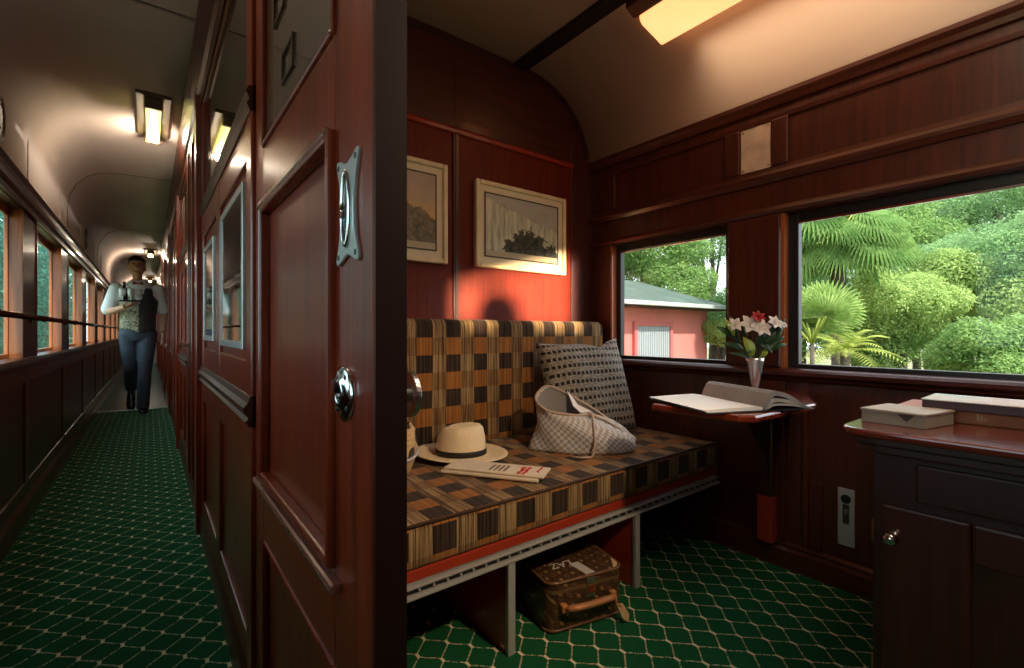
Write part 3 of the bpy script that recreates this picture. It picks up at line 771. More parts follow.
def picture(x0, x1, z0, z1, kind, label):
    xc = (x0 + x1) / 2; zc = (z0 + z1) / 2
    o = thing('framed_picture', label, 'picture', (xc, YP - 0.002, z0), group='framed prints above the seat')
    f = MB(); t = 0.022; y0, y1 = YP - 0.034, YP - 0.002
    f.box(x0, x0 + t, y0, y1, z0, z1); f.box(x1 - t, x1, y0, y1, z0, z1); f.box(x0 + t, x1 - t, y0, y1, z0, z0 + t); f.box(x0 + t, x1 - t, y0, y1, z1 - t, z1)
    f.build('frame', FRAME, o, bev=0.006)
    MB().box(x0 + t - 0.004, x1 - t + 0.004, YP - 0.020, YP - 0.010, z0 + t - 0.004, z1 - t + 0.004).build('mount', MOUNT, o)
    q = 0.058; ql = 0.085
    s = MB(); u = 0.006
    a, b, c, d = x0 + q, x1 - q, z0 + q, z1 - q
    for (e, g, h, i_) in ((a - u, a, c - u, d + u), (b, b + u, c - u, d + u), (a, b, c - u, c), (a, b, d, d + u)):
        s.box(e, g, YP - 0.024, YP - 0.019, h, i_)
    s.build('inner_fillet', plain('dark_fillet', (0.06, 0.045, 0.03), 0.4), o) if 'dark_fillet' not in bpy.data.materials else s.build('inner_fillet', bpy.data.materials['dark_fillet'], o)
    MB().box(a, b, YP - 0.0225, YP - 0.0195, c, c + 0.028).build('caption_strip', plain('caption_paper', (0.55, 0.47, 0.33), 0.6), o)
    mb = MB().box(-(b - a) / 2, (b - a) / 2, -0.0015, 0.0015, -(d - c - 0.028) / 2, (d - c - 0.028) / 2)
    pr = mb.build('print', print_mat('print_' + kind, kind), o, world=False)
    pr.location = (0, -0.019, zc + 0.014 - z0)
picture(1.195, 1.772, 1.234, 1.644, 'falls', 'pale framed landscape print of white waterfalls and dark rocks above the seat')
picture(0.470, 1.045, 1.230, 1.668, 'hills', 'pale framed print of hills under an amber sky, half hidden by the door post')

# ------------------------------------------------------------------ pillow
def pillow_mat():
    M = Mat('woven_grey_pillow')
    x, y, z = M.xyz()
    wob = (M.noise(5, 2) - 0.5) * 0.02
    zz = (z + wob) / 0.038; xx = (x + wob) / 0.024
    row = zz.floor()
    band = zz.fract()
    hol = ((xx + row * 0.5).fract() - 0.5).abs().lt(0.33) * (band - 0.5).abs().lt(0.21)
    yarn = M.noise(1, 3, 0.7, (90, 90, 160))
    c0 = M.ramp(yarn, [(0.35, (0.13, 0.115, 0.092)), (0.65, (0.44, 0.40, 0.33))])
    c = M.mix(hol, c0, (0.030, 0.024, 0.020))
    M.base(c); M.set(rough=0.95, spec=0.1, sheen=0.2)
    M.bump(yarn - hol * 0.6, 0.5, 0.004)
    return M.m
def cushion(w_, h_, t_, n=22):
    mb = MB(); vs = []; fs = []
    def pt(u, v, s):
        e = (1 - abs(u) ** 2.6) * (1 - abs(v) ** 2.6)
        pinch = 1 - 0.07 * (1 - u * u) * abs(v) ** 3 ; pinch2 = 1 - 0.07 * (1 - v * v) * abs(u) ** 3
        wr = 0.006 * math.sin(7 * u + 3 * v) * e
        return (u * w_ / 2 * pinch2, s * (t_ / 2 * e ** 0.5) + wr, v * h_ / 2 * pinch - (0.030 * math.exp(-((u - 0.45) / 0.22) ** 2) if v > 0 else 0) * max(0, v) ** 2)
    N = n + 1
    for s in (-1, 1):
        for i in range(N):
            for j in range(N):
                vs.append(pt(-1 + 2 * i / n, -1 + 2 * j / n, s))
    for s in range(2):
        for i in range(n):
            for j in range(n):
                a = s * N * N + i * N + j
                fs.append((a, a + 1, a + N + 1, a + N))
    mb.add(vs, fs); return mb
pm_ = cushion(0.50, 0.46, 0.16)
pil = pm_.build('pillow', pillow_mat(), None, smooth=True, origin=False)
tag(pil, 'grey and black chunky woven pillow leaning in the corner of the seat', 'pillow')
bmw = bmesh.new(); bmw.from_mesh(pil.data); bmesh.ops.remove_doubles(bmw, verts=bmw.verts, dist=0.0005); bmesh.ops.recalc_face_normals(bmw, faces=bmw.faces); bmw.to_mesh(pil.data); bmw.free()
pil.location = (1.655, 1.545, 0.668)
pil.rotation_euler = (math.radians(-17), math.radians(-2), math.radians(-8))

# ------------------------------------------------------------------ checked canvas tote
def tote_mat():
    M = Mat('checked_canvas')
    x, y, z = M.xyz('Generated')
    u = M.n('ShaderNodeUVMap'); q = M.n('ShaderNodeSeparateXYZ'); M.nt.links.new(u.outputs[0], q.inputs[0])
    a, b = V(M.nt, q.outputs[0]), V(M.nt, q.outputs[1])
    ch = (a.floor() + b.floor()).mod(2.0).lt(0.5)
    wv = M.noise(1, 2, 0.6, (160, 160, 160))
    c = M.mix(ch, M.ramp(wv, [(0.3, (0.56, 0.54, 0.54)), (0.7, (0.74, 0.72, 0.71))]), M.ramp(wv, [(0.3, (0.28, 0.29, 0.33)), (0.7, (0.40, 0.41, 0.45))]))
    M.base(c); M.set(rough=0.65, spec=0.3)
    return M.m
TOTE = tote_mat()
tan_trim = plain('pale_leather_trim', (0.50, 0.38, 0.31), 0.5)
LIN = plain('light_lining', (0.55, 0.52, 0.48), 0.7)
def catmull(pts, n):
    P = [Vector(p) for p in pts]; out = []
    m_ = len(P)
    for i in range(m_):
        p0, p1, p2, p3 = P[i - 1], P[i], P[(i + 1) % m_], P[(i + 2) % m_]
        for k_ in range(n):
            t = k_ / n
            out.append(0.5 * ((2 * p1) + (-p0 + p2) * t + (2 * p0 - 5 * p1 + 4 * p2 - p3) * t * t + (-p0 + 3 * p1 - 3 * p2 + p3) * t ** 3))
    return out
# local frame of the bag: u runs along the bag (left end to right end in the photo), w towards the partition
bag_o = Vector((1.40, 1.36, 0.448)); ud = Vector((0.72, -0.69, 0)).normalized(); wd = Vector((0.69, 0.72, 0)).normalized()
def B(u_, w_, z_): return tuple(bag_o + ud * u_ + wd * w_ + Vector((0, 0, z_)))
base_l = [(-0.205, -0.02, 0), (-0.10, -0.085, 0), (0.06, -0.10, 0), (0.19, -0.06, 0), (0.225, 0.0, 0), (0.18, 0.07, 0), (0.02, 0.10, 0), (-0.14, 0.07, 0)]
mid_l = [(-0.165, -0.015, 0.10), (-0.09, -0.085, 0.10), (0.05, -0.105, 0.09), (0.175, -0.06, 0.065), (0.222, 0.0, 0.05), (0.17, 0.065, 0.08), (0.0, 0.09, 0.12), (-0.12, 0.06, 0.12)]
rim_l = [(-0.175, 0.00, 0.205), (-0.125, -0.065, 0.165), (-0.02, -0.075, 0.150), (0.055, -0.03, 0.140), (0.20, 0.005, 0.055), (0.08, 0.025, 0.150), (-0.04, 0.055, 0.215), (-0.13, 0.045, 0.250)]
NB = 8
rb_, rm_, rr_ = catmull(base_l, NB), catmull(mid_l, NB), catmull(rim_l, NB)
rings = []
for t in (0, 0.06, 0.16, 0.28, 0.4, 0.52, 0.64, 0.76, 0.88, 1.0):
    r = []
    for i in range(len(rb_)):
        p = rb_[i] * (1 - t) ** 2 + (2 * rm_[i] - 0.5 * rb_[i] - 0.5 * rr_[i]) * 2 * t * (1 - t) + rr_[i] * t * t
        bul = 0.008 * math.sin(t * PI) + 0.004 * math.sin(i * 0.7 + t * 9)
        d = Vector((p.x, p.y, 0)).normalized() * bul
        p = p + d; p.z = max(p.z, 0.0005)
        r.append(p)
    rings.append(r)
bag = thing('tote_bag', 'slouching grey checked canvas tote bag with a rope tie on the seat', 'bag', (bag_o.x, bag_o.y, 0.448))
mb = MB(); mb.rings([[B(*p) for p in r] for r in rings], cap=False); n_ = len(rb_)
mb.f.append(tuple(range(n_ - 1, -1, -1)))
body = mb.build('body', TOTE, bag, smooth=True)
uvl = body.data.uv_layers.new(name='UVMap')
L_ = [0]
for i in range(1, n_ + 1): L_.append(L_[-1] + (rm_[i % n_] - rm_[i - 1]).length)
for p in body.data.polygons:
    idx = [body.data.loops[li].vertex_index for li in p.loop_indices]
    js = [i % n_ for i in idx]
    wrap = (max(js) - min(js)) > n_ / 2
    for li, vi in zip(p.loop_indices, idx):
        j = vi % n_; k_ = vi // n_
        if wrap and j < n_ / 2: j += n_
        uvl.data[li].uv = (L_[min(j, n_)] / 0.0125, (k_ / 9 * 0.19) / 0.0125)
so = body.modifiers.new('solid', 'SOLIDIFY'); so.thickness = 0.003; so.offset = -1
# inside: a dropped lining surface below the rim
mb = MB(); rin = [[B(*(rr_[i] * 1.0 - Vector((0, 0, 0.004)) - Vector((rr_[i].x + 0.02, rr_[i].y - 0.01, 0)) * 0.06)) for i in range(n_)],
                  [B(*(rr_[i] * 0.6 + Vector((-0.03, 0.004, -0.02)))) for i in range(n_)], [B(*(rr_[i] * 0.25 + Vector((-0.04, 0.008, 0.01)))) for i in range(n_)]]
mb.rings(rin, cap=False); mb.f.append(tuple(2 * n_ + j for j in range(n_)))
mb.build('lining', plain('grey_lining', (0.22, 0.215, 0.215), 0.8), bag, smooth=True)
mb = MB(); mb.tube([B(*(p + Vector((0, 0, 0.001)))) for p in rr_] + [B(*(rr_[0] + Vector((0, 0, 0.001))))], 0.0055, 8, cap=False)
mb.build('rim_binding', tan_trim, bag, smooth=True)
# white folded flap of lining
fl = MB()
A_ = [(-0.045, 0.045, 0.232), (0.0, 0.03, 0.175), (0.055, 0.012, 0.150), (0.01, -0.020, 0.150), (-0.02, -0.005, 0.175)]
fl.add([B(*p) for p in A_] + [B(p[0], p[1], p[2] + 0.004) for p in A_], [(0, 1, 4), (1, 2, 3, 4), (5, 9, 6), (6, 9, 8, 7), (0, 5, 6, 1), (1, 6, 7, 2), (2, 7, 8, 3), (3, 8, 9, 4), (4, 9, 5, 0)])
fl.build('lining_flap', plain('white_lining', (0.78, 0.75, 0.70), 0.6), bag)
rp = MB(); rp.tube([B(0.05, -0.035, 0.148), B(0.055, -0.075, 0.150), B(0.058, -0.112, 0.11), B(0.060, -0.126, 0.06), B(0.058, -0.132, 0.02), B(0.045, -0.150, 0.005)], 0.0042, 8)
rp.tube([B(0.045, -0.150, 0.005), B(0.01, -0.158, 0.005), B(-0.03, -0.150, 0.005)], 0.004, 8)
rp.ball(B(0.05, -0.045, 0.150), 0.010, 10, 8)
rp.build('rope_tie', tan_trim, bag, smooth=True)
zp = MB(); zp.tube([B(0.055, -0.030, 0.146), B(0.11, -0.022, 0.128), B(0.17, -0.008, 0.088), B(0.215, 0.0, 0.045), B(0.232, 0.002, 0.012)], 0.0075, 8)
zp.build('edge_piping', plain('pale_piping', (0.66, 0.60, 0.55), 0.5), bag, smooth=True)

# ------------------------------------------------------------------ panama hat
STRAW = Mat('cream_straw'); sw = STRAW.noise(1, 2, 0.6, (220, 220, 320))
STRAW.base(STRAW.ramp(sw, [(0.35, (0.74, 0.60, 0.40)), (0.65, (0.90, 0.77, 0.56))])).set(rough=0.75, spec=0.2); STRAW.bump(sw, 0.25, 0.001)
hc = Vector((0.955, 1.552, 0.449))
hat = thing('panama_hat', 'cream straw hat with a black band lying on the seat', 'hat', tuple(hc), rotz=math.radians(-38))
hat.scale = (0.91, 0.91, 0.95)
hb = MB(); rings = []
NS = 48
def hatp(r, z, a, k_=0.0):
    x = r * math.cos(a) * 1.06; y = r * math.sin(a) * 0.94
    return (x, y, z + k_)
for r, z in ((0.187, 0.010), (0.189, 0.012), (0.187, 0.0145), (0.165, 0.0125), (0.140, 0.0095), (0.115, 0.009), (0.099, 0.012)):
    rings.append([hatp(r, z + (0.022 * abs(math.sin(a)) ** 2 * ((r - 0.1) / 0.09 if r > 0.1 else 0) if False else 0.016 * (0.5 + 0.5 * math.cos(a - PI)) * max(0, (r - 0.1) / 0.09)), a) for a in [2 * PI * i / NS for i in range(NS)]])
under = [[(p[0], p[1], max(0.0005, p[2] - 0.006)) for p in rings[0]]]
hb.rings(rings, cap=False)
hb2 = [[(p[0] * 0.53, p[1] * 0.53, 0.004) for p in rings[0]], [(p[0], p[1], p[2] - 0.001) for p in rings[0]]]
hb.rings(hb2, cap=False)
hb.build('brim', STRAW.m, hat, smooth=True, world=False)
cr = MB(); rings = []
for r, z in ((0.099, 0.008), (0.0975, 0.03), (0.096, 0.055), (0.093, 0.085), (0.088, 0.108), (0.078, 0.122), (0.060, 0.128), (0.038, 0.127), (0.015, 0.125), (0.001, 0.1245)):
    ring = []
    for i in range(NS):
        a = 2 * PI * i / NS
        x, y = r * math.cos(a) * 1.08, r * math.sin(a) * 0.92
        dent = 0
        if z > 0.10:
            dent = -0.016 * math.exp(-(y / 0.026) ** 2) * math.exp(-((x + 0.0) / 0.075) ** 4)
            dent += 0.010 * (x / 0.09)
        pinch = 1.0
        if z > 0.06 and x > 0.0:
            pinch = 1 - 0.14 * ((z - 0.06) / 0.065) * math.exp(-((abs(y) - 0.055) / 0.03) ** 2)
        ring.append((x * (0.98 if z > 0.1 else 1), y * pinch, z + dent))
    rings.append(ring)
cr.rings(rings, cap=False); cr.f.append(tuple(len(cr.v) - NS + j for j in range(NS)))
cr.build('crown', STRAW.m, hat, smooth=True, world=False)
bd = MB(); bd.rings([[(r * math.cos(2 * PI * i / NS) * 1.08, r * math.sin(2 * PI * i / NS) * 0.92, z) for i in range(NS)] for r, z in ((0.0985, 0.013), (0.1005, 0.015), (0.0995, 0.034), (0.0970, 0.036))], cap=False)
bd.build('hat_band', plain('black_ribbon', (0.012, 0.010, 0.010), 0.6), hat, smooth=True, world=False)

# ------------------------------------------------------------------ newspaper
npw = thing('newspaper', 'folded newspaper with red headline strokes lying in front of the hat', 'newspaper', (0.928, 1.290, 0.449), rotz=math.radians(-56))
PAPER = plain('newsprint', (0.68, 0.60, 0.48), 0.85, var=0.06, scale=20)
prof = []
for i in range(13):
    t = i / 12; prof.append((-0.085 + 0.17 * t, 0.020 + 0.005 * math.sin(t * PI) - 0.012 * (t - 0.5) * 0))
def fold(mb, x0, x1, y0, y1, z0, z1):
    k_ = 8; r = (z1 - z0) / 2
    pts = [(y0 + r - r * math.sin(PI * i / k_), z0 + r - r * math.cos(PI * i / k_)) for i in range(k_ + 1)]
    pts += [(y1, z1 - 0.001), (y1 + 0.002, z1 - r), (y1, z0 + 0.001)]
    mb.prism(pts, 'x', x0, x1)
f1 = MB(); fold(f1, -0.175, 0.165, -0.060, 0.066, 0.001, 0.013); 
f1.build('outer_sheet', PAPER, npw, world=False, bev=0.002)
f2 = MB(); fold(f2, -0.168, 0.180, -0.050, 0.062, 0.013, 0.021)
fs_ = f2.build('folded_sheet', PAPER, npw, world=False, bev=0.002)
rd = MB()
rng = random.Random(4)
def dash(mb, x, y, w_, h_, z=0.0212, jag=0.0):
    mb.box(x - w_ / 2, x + w_ / 2, y - h_ / 2, y + h_ / 2, z - 0.0006, z + 0.0004)
for i in range(9):
    y = -0.040 + i * 0.0095
    for j in range(2):
        dash(rd, 0.095 + j * 0.017 + rng.uniform(-0.003, 0.003), y, 0.012, 0.0065)
rd2 = MB()
for i in range(7): dash(rd2, 0.150 + rng.uniform(-0.003, 0.003), -0.005 + i * 0.009, 0.007, 0.006)
rd.build('red_headline', plain('red_ink', (0.55, 0.03, 0.025), 0.7), fs_, world=False)
rd2.build('red_headline', bpy.data.materials['red_ink'], fs_, world=False)
bk = MB()
for c_ in range(4):
    for i in range(9):
        L2 = 0.010
        dash(bk, -0.01 + c_ * 0.017 + rng.uniform(-0.0008, 0.0008), -0.030 + i * 0.0075, 0.009, 0.0032)
bk.build('text_columns', plain('grey_ink', (0.16, 0.14, 0.12), 0.8), fs_, world=False)

# ------------------------------------------------------------------ straw basket by the door
STR2 = Mat('patterned_straw'); x, y, z = STR2.xyz()
a = (z * 60.0).sin() * (x * 55.0 + y * 55.0).sin()
sn = STR2.noise(1, 2, 0.5, (40, 40, 200))
STR2.base(STR2.mix(a.gt(0.25), STR2.ramp(sn, [(0.3, (0.42, 0.26, 0.11)), (0.7, (0.66, 0.46, 0.22))]), (0.05, 0.03, 0.02))).set(rough=0.85)
bs = thing('straw_basket', 'small patterned straw basket with a pale rim leaning at the door end of the seat', 'basket', (0.640, 1.50, 0.448))
mb = MB(); mb.lathe([(0.055, 0.0), (0.072, 0.01), (0.085, 0.05), (0.092, 0.10), (0.086, 0.15), (0.070, 0.175), (0.066, 0.172), (0.080, 0.148), (0.086, 0.10), (0.078, 0.05), (0.05, 0.012)], (0.640, 1.50, 0.449), 32, cap=False)
mb.f.append(tuple(range(31, -1, -1)))
mb.build('body', STR2.m, bs, smooth=True)
mb = MB(); mb.tube([(0.640 + 0.0925 * math.cos(t), 1.50 + 0.0925 * math.sin(t), 0.54 + 0.03 * math.sin(t * 1.0)) for t in [2 * PI * i / 32 for i in range(33)]], 0.006, 8)
mb.build('band', plain('pale_silver_braid', (0.50, 0.48, 0.50), 0.35, 0.4), bs, smooth=True)
mb = MB(); mb.tube([(0.64 + 0.068 * math.cos(PI * i / 14), 1.50, 0.615 + 0.085 * math.sin(PI * i / 14)) for i in range(15)], 0.005, 8)
mb.build('handle', STR2.m, bs, smooth=True)

# ------------------------------------------------------------------ suitcase
def mono_mat():
    M = Mat('monogram_canvas')
    x, y, z = M.xyz()
    u = (x + y * 0.35 + z * 0.4) / 0.030; v = (z - y * 0.9 + x * 0.3) / 0.030
    cu = u.fract() - 0.5; cv = v.fract() - 0.5
    odd = (u.floor() + v.floor()).mod(2.0)
    r2 = cu * cu + cv * cv
    flower = ((cu * cu - cv * cv).abs() * 2.2 + r2).lt(0.085) * odd
    ring = (r2.gt(0.030) * r2.lt(0.062)) * odd.lt(0.5) * (cu * cv).abs().gt(0.008)
    n = M.noise(30, 3)
    c = M.mix((flower.max(ring)), M.ramp(n, [(0.3, (0.045, 0.021, 0.011)), (0.7, (0.085, 0.042, 0.022))]), (0.28, 0.165, 0.080))
    M.base(c); M.set(rough=0.38, coat=0.25)
    return M.m
TAN = plain('tan_leather', (0.40, 0.17, 0.06), 0.42, var=0.2, scale=25, coat=0.2)
PALE = plain('pale_hide', (0.62, 0.40, 0.21), 0.5, var=0.1)
EDGE = plain('brown_binding', (0.15, 0.070, 0.032), 0.42, coat=0.2)
case_rot = math.radians(-13)
case = thing('suitcase', 'small brown monogram suitcase with tan handle on the carpet under the seat', 'suitcase', (1.135, 1.175, 0.0), rotz=case_rot)
CW, CD, CH = 0.285, 0.300, 0.158
def rr(hx, hy, r, n=6):
    o_ = []
    for cx_, cy_, a0 in ((hx - r, hy - r, 0), (-hx + r, hy - r, PI / 2), (-hx + r, -hy + r, PI), (hx - r, -hy + r, 1.5 * PI)):
        for i in range(n + 1):
            a = a0 + PI / 2 * i / n; o_.append((cx_ + r * math.cos(a), cy_ + r * math.sin(a)))
    return o_
def rrbox(mb, hx, hy, r, zs):
    mb.rings([[(p[0], p[1], z) for p in rr(hx - ins, hy - ins, r)] for z, ins in zs])
mb = MB(); rrbox(mb, CW / 2, CD / 2, 0.035, [(0.004, 0.006), (0.010, 0.0), (0.125, 0.0), (0.127, 0.0)])
MONO = mono_mat()
mb.build('case_body', MONO, case, world=False, smooth=False)
mb = MB(); rrbox(mb, CW / 2, CD / 2, 0.035, [(0.129, 0.0), (CH - 0.007, 0.0), (CH - 0.002, 0.003), (CH, 0.009)])
lid = mb.build('lid', MONO, case, world=False)
mb = MB()
for z, e in ((CH - 0.004, 0.0015), (0.008, 0.0015)):
    mb.tube([(p[0] * (1 + 0.004), p[1] * 1.004, z) for p in rr(CW / 2 - 0.001, CD / 2 - 0.001, 0.035)] + [(rr(CW / 2 - 0.001, CD / 2 - 0.001, 0.035)[0][0] * 1.004, rr(CW / 2 - 0.001, CD / 2 - 0.001, 0.035)[0][1] * 1.004, z)], 0.0045, 8, cap=False)
mb.build('edge_binding', EDGE, case, world=False, smooth=True)
mb = MB(); rrbox(mb, CW / 2 + 0.001, CD / 2 + 0.001, 0.036, [(0.122, 0.0), (0.132, 0.0)])
mb.build('lid_seam', plain('seam_brass', (0.22, 0.13, 0.06), 0.4, 0.5), case, world=False)
# light hide corner on the lid (front right) and label strip
mb = MB(); c_ = rr(CW / 2 - 0.006, CD / 2 - 0.006, 0.032)
arc = [p for p in c_ if p[0] > CW / 2 - 0.045 and p[1] < -CD / 2 + 0.045]
mb.prism(arc + [(CW / 2 - 0.006, -CD / 2 + 0.062), (CW / 2 - 0.055, -CD / 2 + 0.006)][:1] , 'z', CH - 0.001, CH + 0.0015)
mb.build('corner_patch', PALE, lid, world=False)
mb = MB(); mb.prism([(-0.002, -0.144), (0.032, -0.144), (0.018, -0.065), (-0.018, -0.067)], 'z', CH - 0.001, CH + 0.0014)
mb.build('label_strip', plain('grey_label', (0.46, 0.44, 0.42), 0.6), lid, world=False)
cu_ = bpy.data.curves.new('initials_curve', 'FONT'); cu_.body = 'LAZ'; cu_.size = 0.046; cu_.extrude = 0.0006; cu_.align_x = 'CENTER'
to = bpy.data.objects.new('initials_tmp', cu_); C.objects.link(to)
bpy.context.view_layer.update()
me = bpy.data.meshes.new_from_object(to.evaluated_get(bpy.context.evaluated_depsgraph_get()))
bpy.data.objects.remove(to)
ini = bpy.data.objects.new('initials', me); C.objects.link(ini); me.materials.clear(); me.materials.append(plain('pale_letters', (0.60, 0.56, 0.50), 0.6))
ini.parent = lid; ini.location = (-0.045, -0.045, CH + 0.0012); ini.rotation_euler = (0, 0, math.radians(180))
# front: hasp, handle, tag
mb = MB(); yF = -CD / 2
mb.box(-0.004, 0.026, yF - 0.006, yF + 0.001, 0.088, 0.150)
mb.build('hasp', STEEL, case, world=False, bev=0.002)
mb = MB(); mb.box(0.000, 0.022, yF - 0.010, yF - 0.004, 0.102, 0.128)
mb.build('lock_button', plain('copper_lock', (0.42, 0.14, 0.07), 0.3, 0.9), case.children[-1], world=False, bev=0.002)
mb = MB(); mb.box(-0.010, 0.030, yF - 0.004, yF + 0.001, 0.050, 0.062)
mb.build('lower_plate', STEEL, case, world=False, bev=0.001)
hp = []
for i in range(17):
    t = i / 16; hp.append((-0.090 + 0.180 * t, yF - 0.012 - 0.030 * math.sin(PI * t) ** 0.3, 0.080 + 0.010 * math.sin(PI * t) ** 0.3))
mb = MB(); mb.tube(hp, [0.008] + [0.0125] * 15 + [0.008], 12, flat=0.75)
han = mb.build('handle', TAN, case, world=False, smooth=True)
for sx_ in (-1, 1):
    mb = MB(); mb.box(sx_ * 0.092 - 0.011, sx_ * 0.092 + 0.011, yF - 0.020, yF + 0.001, 0.068, 0.092)
    mb.build('handle_mount', TAN, case, world=False, bev=0.004)
mb = MB(); mb.tube([(0.080 + 0.0 * i, yF - 0.030 + 0.014 * math.sin(i * PI / 4), 0.078 + 0.014 * math.cos(i * PI / 4)) for i in range(9)], 0.004, 8)
mb.tube([(0.083, yF - 0.036, 0.068), (0.095, yF - 0.042, 0.060), (0.100, yF - 0.043, 0.056)], 0.0035, 8)
tg = mb.build('tag_strap', TAN, case, world=False, smooth=True)
mb = MB()
mb.add([(0.083, yF - 0.037, 0.066), (0.106, yF - 0.040, 0.064), (0.127, yF - 0.046, 0.028), (0.122, yF - 0.050, 0.006), (0.100, yF - 0.048, 0.020)] + [(0.083, yF - 0.040, 0.066), (0.106, yF - 0.043, 0.064), (0.127, yF - 0.049, 0.028), (0.122, yF - 0.053, 0.006), (0.100, yF - 0.051, 0.020)],
       [(0, 1, 2, 3, 4), (9, 8, 7, 6, 5)] + [(i, i + 5, (i + 1) % 5 + 5, (i + 1) % 5) for i in range(5)])
mb.build('luggage_tag', PALE, case, world=False, bev=0.001)

# ------------------------------------------------------------------ folding table, open book, vase
TT = 0.70
tb = thing('folding_table', 'small mahogany folding table fixed under the compartment windows', 'table', (1.95, 0.80, 0.0))
mb = MB(); top = [(1.275, 0.915), (1.285, 0.640), (1.315, 0.605), (1.68, 0.585), (1.715, 0.592), (1.985, 0.735), (1.985, 0.930)]
mb.prism(top, 'z', TT - 0.022, TT)
mb.build('table_top', wood('table_top_wood', 'y', (0.12, 0.018, 0.008), (0.30, 0.045, 0.02), 0.18, 0.8), tb, bev=0.007, bseg=3)
mb = MB(); mb.prism([(1.976, 0.675), (1.48, 0.675), (1.52, 0.645), (1.72, 0.62), (1.84, 0.56), (1.92, 0.45), (1.945, 0.34), (1.976, 0.30)], 'y', 0.845, 0.870)
mb.build('bracket', DKW, tb, bev=0.003)
mb = MB(); mb.box(1.945, 1.976, 0.835, 0.885, 0.27, 0.66)
mb.build('hinge_post', DKW, tb, bev=0.004)
mb = MB(); mb.box(1.940, 1.982, 0.828, 0.888, 0.095, 0.275)
mb.build('foot_block', RAILW, tb, bev=0.003)
mb = MB(); mb.lathe([(0.004, 0), (0.004, 0.38)], (1.940, 0.832, 0.28), 10)
mb.build('hinge_pin', BRASS, tb, smooth=True)

# open book: spine near (1.41, .63) to (1.53, .885); flat pages to the left, arched block to the right
bo = Vector((1.405, 0.625, TT)); sp = Vector((0.115, 0.262, 0)); sdir = sp.normalized(); pdir = Vector((sdir.y, -sdir.x, 0))   # pdir points right
SL = sp.length
bk_ = thing('open_book', 'large open book with white left pages and curling grey right pages on the folding table', 'book', (1.47, 0.76, TT))
def BP(p_, z_, s_): return tuple(bo + pdir * p_ + sdir * s_ + Vector((0, 0, z_)))
def page_block(name, prof, m_, par=None, s0=0.0, s1=SL):
    mb = MB(); n = len(prof)
    vs = [BP(p[0], p[1], s0) for p in prof] + [BP(p[0], p[1], s1) for p in prof]
    mb.add(vs, [tuple(range(n)), tuple(range(2 * n - 1, n - 1, -1))] + [(i, i + n, (i + 1) % n + n, (i + 1) % n) for i in range(n)])
    return mb.build(name, m_, par or bk_, smooth=False)
WHITEP = plain('white_pages', (0.88, 0.89, 0.90), 0.5)
GREYP = plain('grey_printed_pages', (0.34, 0.33, 0.32), 0.5, var=0.2, scale=9)
page_block('cover', [(-0.192, 0.0008), (0.176, 0.0008), (0.176, 0.0035), (-0.192, 0.0035)], plain('black_cover', (0.02, 0.02, 0.022), 0.4), None, -0.008, SL + 0.008)
page_block('left_pages', [(-0.186, 0.004), (-0.002, 0.004), (-0.002, 0.012), (-0.03, 0.016), (-0.10, 0.0145), (-0.200, 0.011)], WHITEP)
def arch(h0, th, w_):
    o_ = []; i_ = []
    for k_ in range(15):
        t = k_ / 14
        x_ = 0.002 + w_ * t; z_ = 0.006 + h0 * (math.sin(min(1, t / 0.22) * PI / 2) if t < 0.22 else math.cos((t - 0.22) / 0.78 * PI / 2) ** 0.9)
        o_.append((x_, z_)); i_.append((x_ + (0.006 if t < 0.3 else 0), max(0.0045, z_ - th)))
    return o_ + i_[::-1]
page_block('right_pages', arch(0.052, 0.014, 0.152), GREYP)
page_block('right_pages', arch(0.030, 0.010, 0.163), plain('cream_pages', (0.50, 0.48, 0.45), 0.6))
page_block('right_pages', arch(0.015, 0.006, 0.170), bpy.data.materials['cream_pages'])
mb = MB(); mb.tube([BP(0.012, 0.028, SL - 0.012), BP(0.05, 0.040, SL - 0.004), BP(0.10, 0.030, SL - 0.004)], 0.002, 6)
# print lines on the left page
# magazine under the book
mg = MB(); mg.prism([(1.290, 0.640), (1.330, 0.612), (1.425, 0.608), (1.440, 0.72), (1.30, 0.90), (1.283, 0.90)], 'z', TT + 0.0002, TT + 0.0007)

# vase with flowers
vz = thing('bud_vase', 'slim silver bud vase holding lilies on the folding table', 'vase', (1.80, 0.83, TT))
mb = MB(); mb.lathe([(0.001, 0.0), (0.024, 0.0), (0.025, 0.004), (0.010, 0.010), (0.009, 0.016), (0.016, 0.045), (0.023, 0.085), (0.029, 0.120), (0.032, 0.133), (0.029, 0.133), (0.021, 0.085), (0.014, 0.045), (0.001, 0.03)], (1.80, 0.83, TT), 28)
mb.build('vase', plain('silver_vase', (0.80, 0.80, 0.82), 0.22, 0.75), vz, smooth=True)
fw = thing('flower_bouquet', 'white lilies and green leaves with one red bloom in the silver vase', 'flowers', (1.80, 0.83, TT + 0.12))
LEAF1 = plain('dark_leaf', (0.020, 0.070, 0.018), 0.35, var=0.35, scale=12)
LEAF2 = plain('lime_leaf', (0.34, 0.46, 0.06), 0.4, var=0.2, scale=14)
PETW = plain('lily_white', (0.78, 0.72, 0.66), 0.5)
PETR = plain('red_petal', (0.42, 0.02, 0.025), 0.5)
VT = Vector((1.80, 0.83, TT + 0.13))
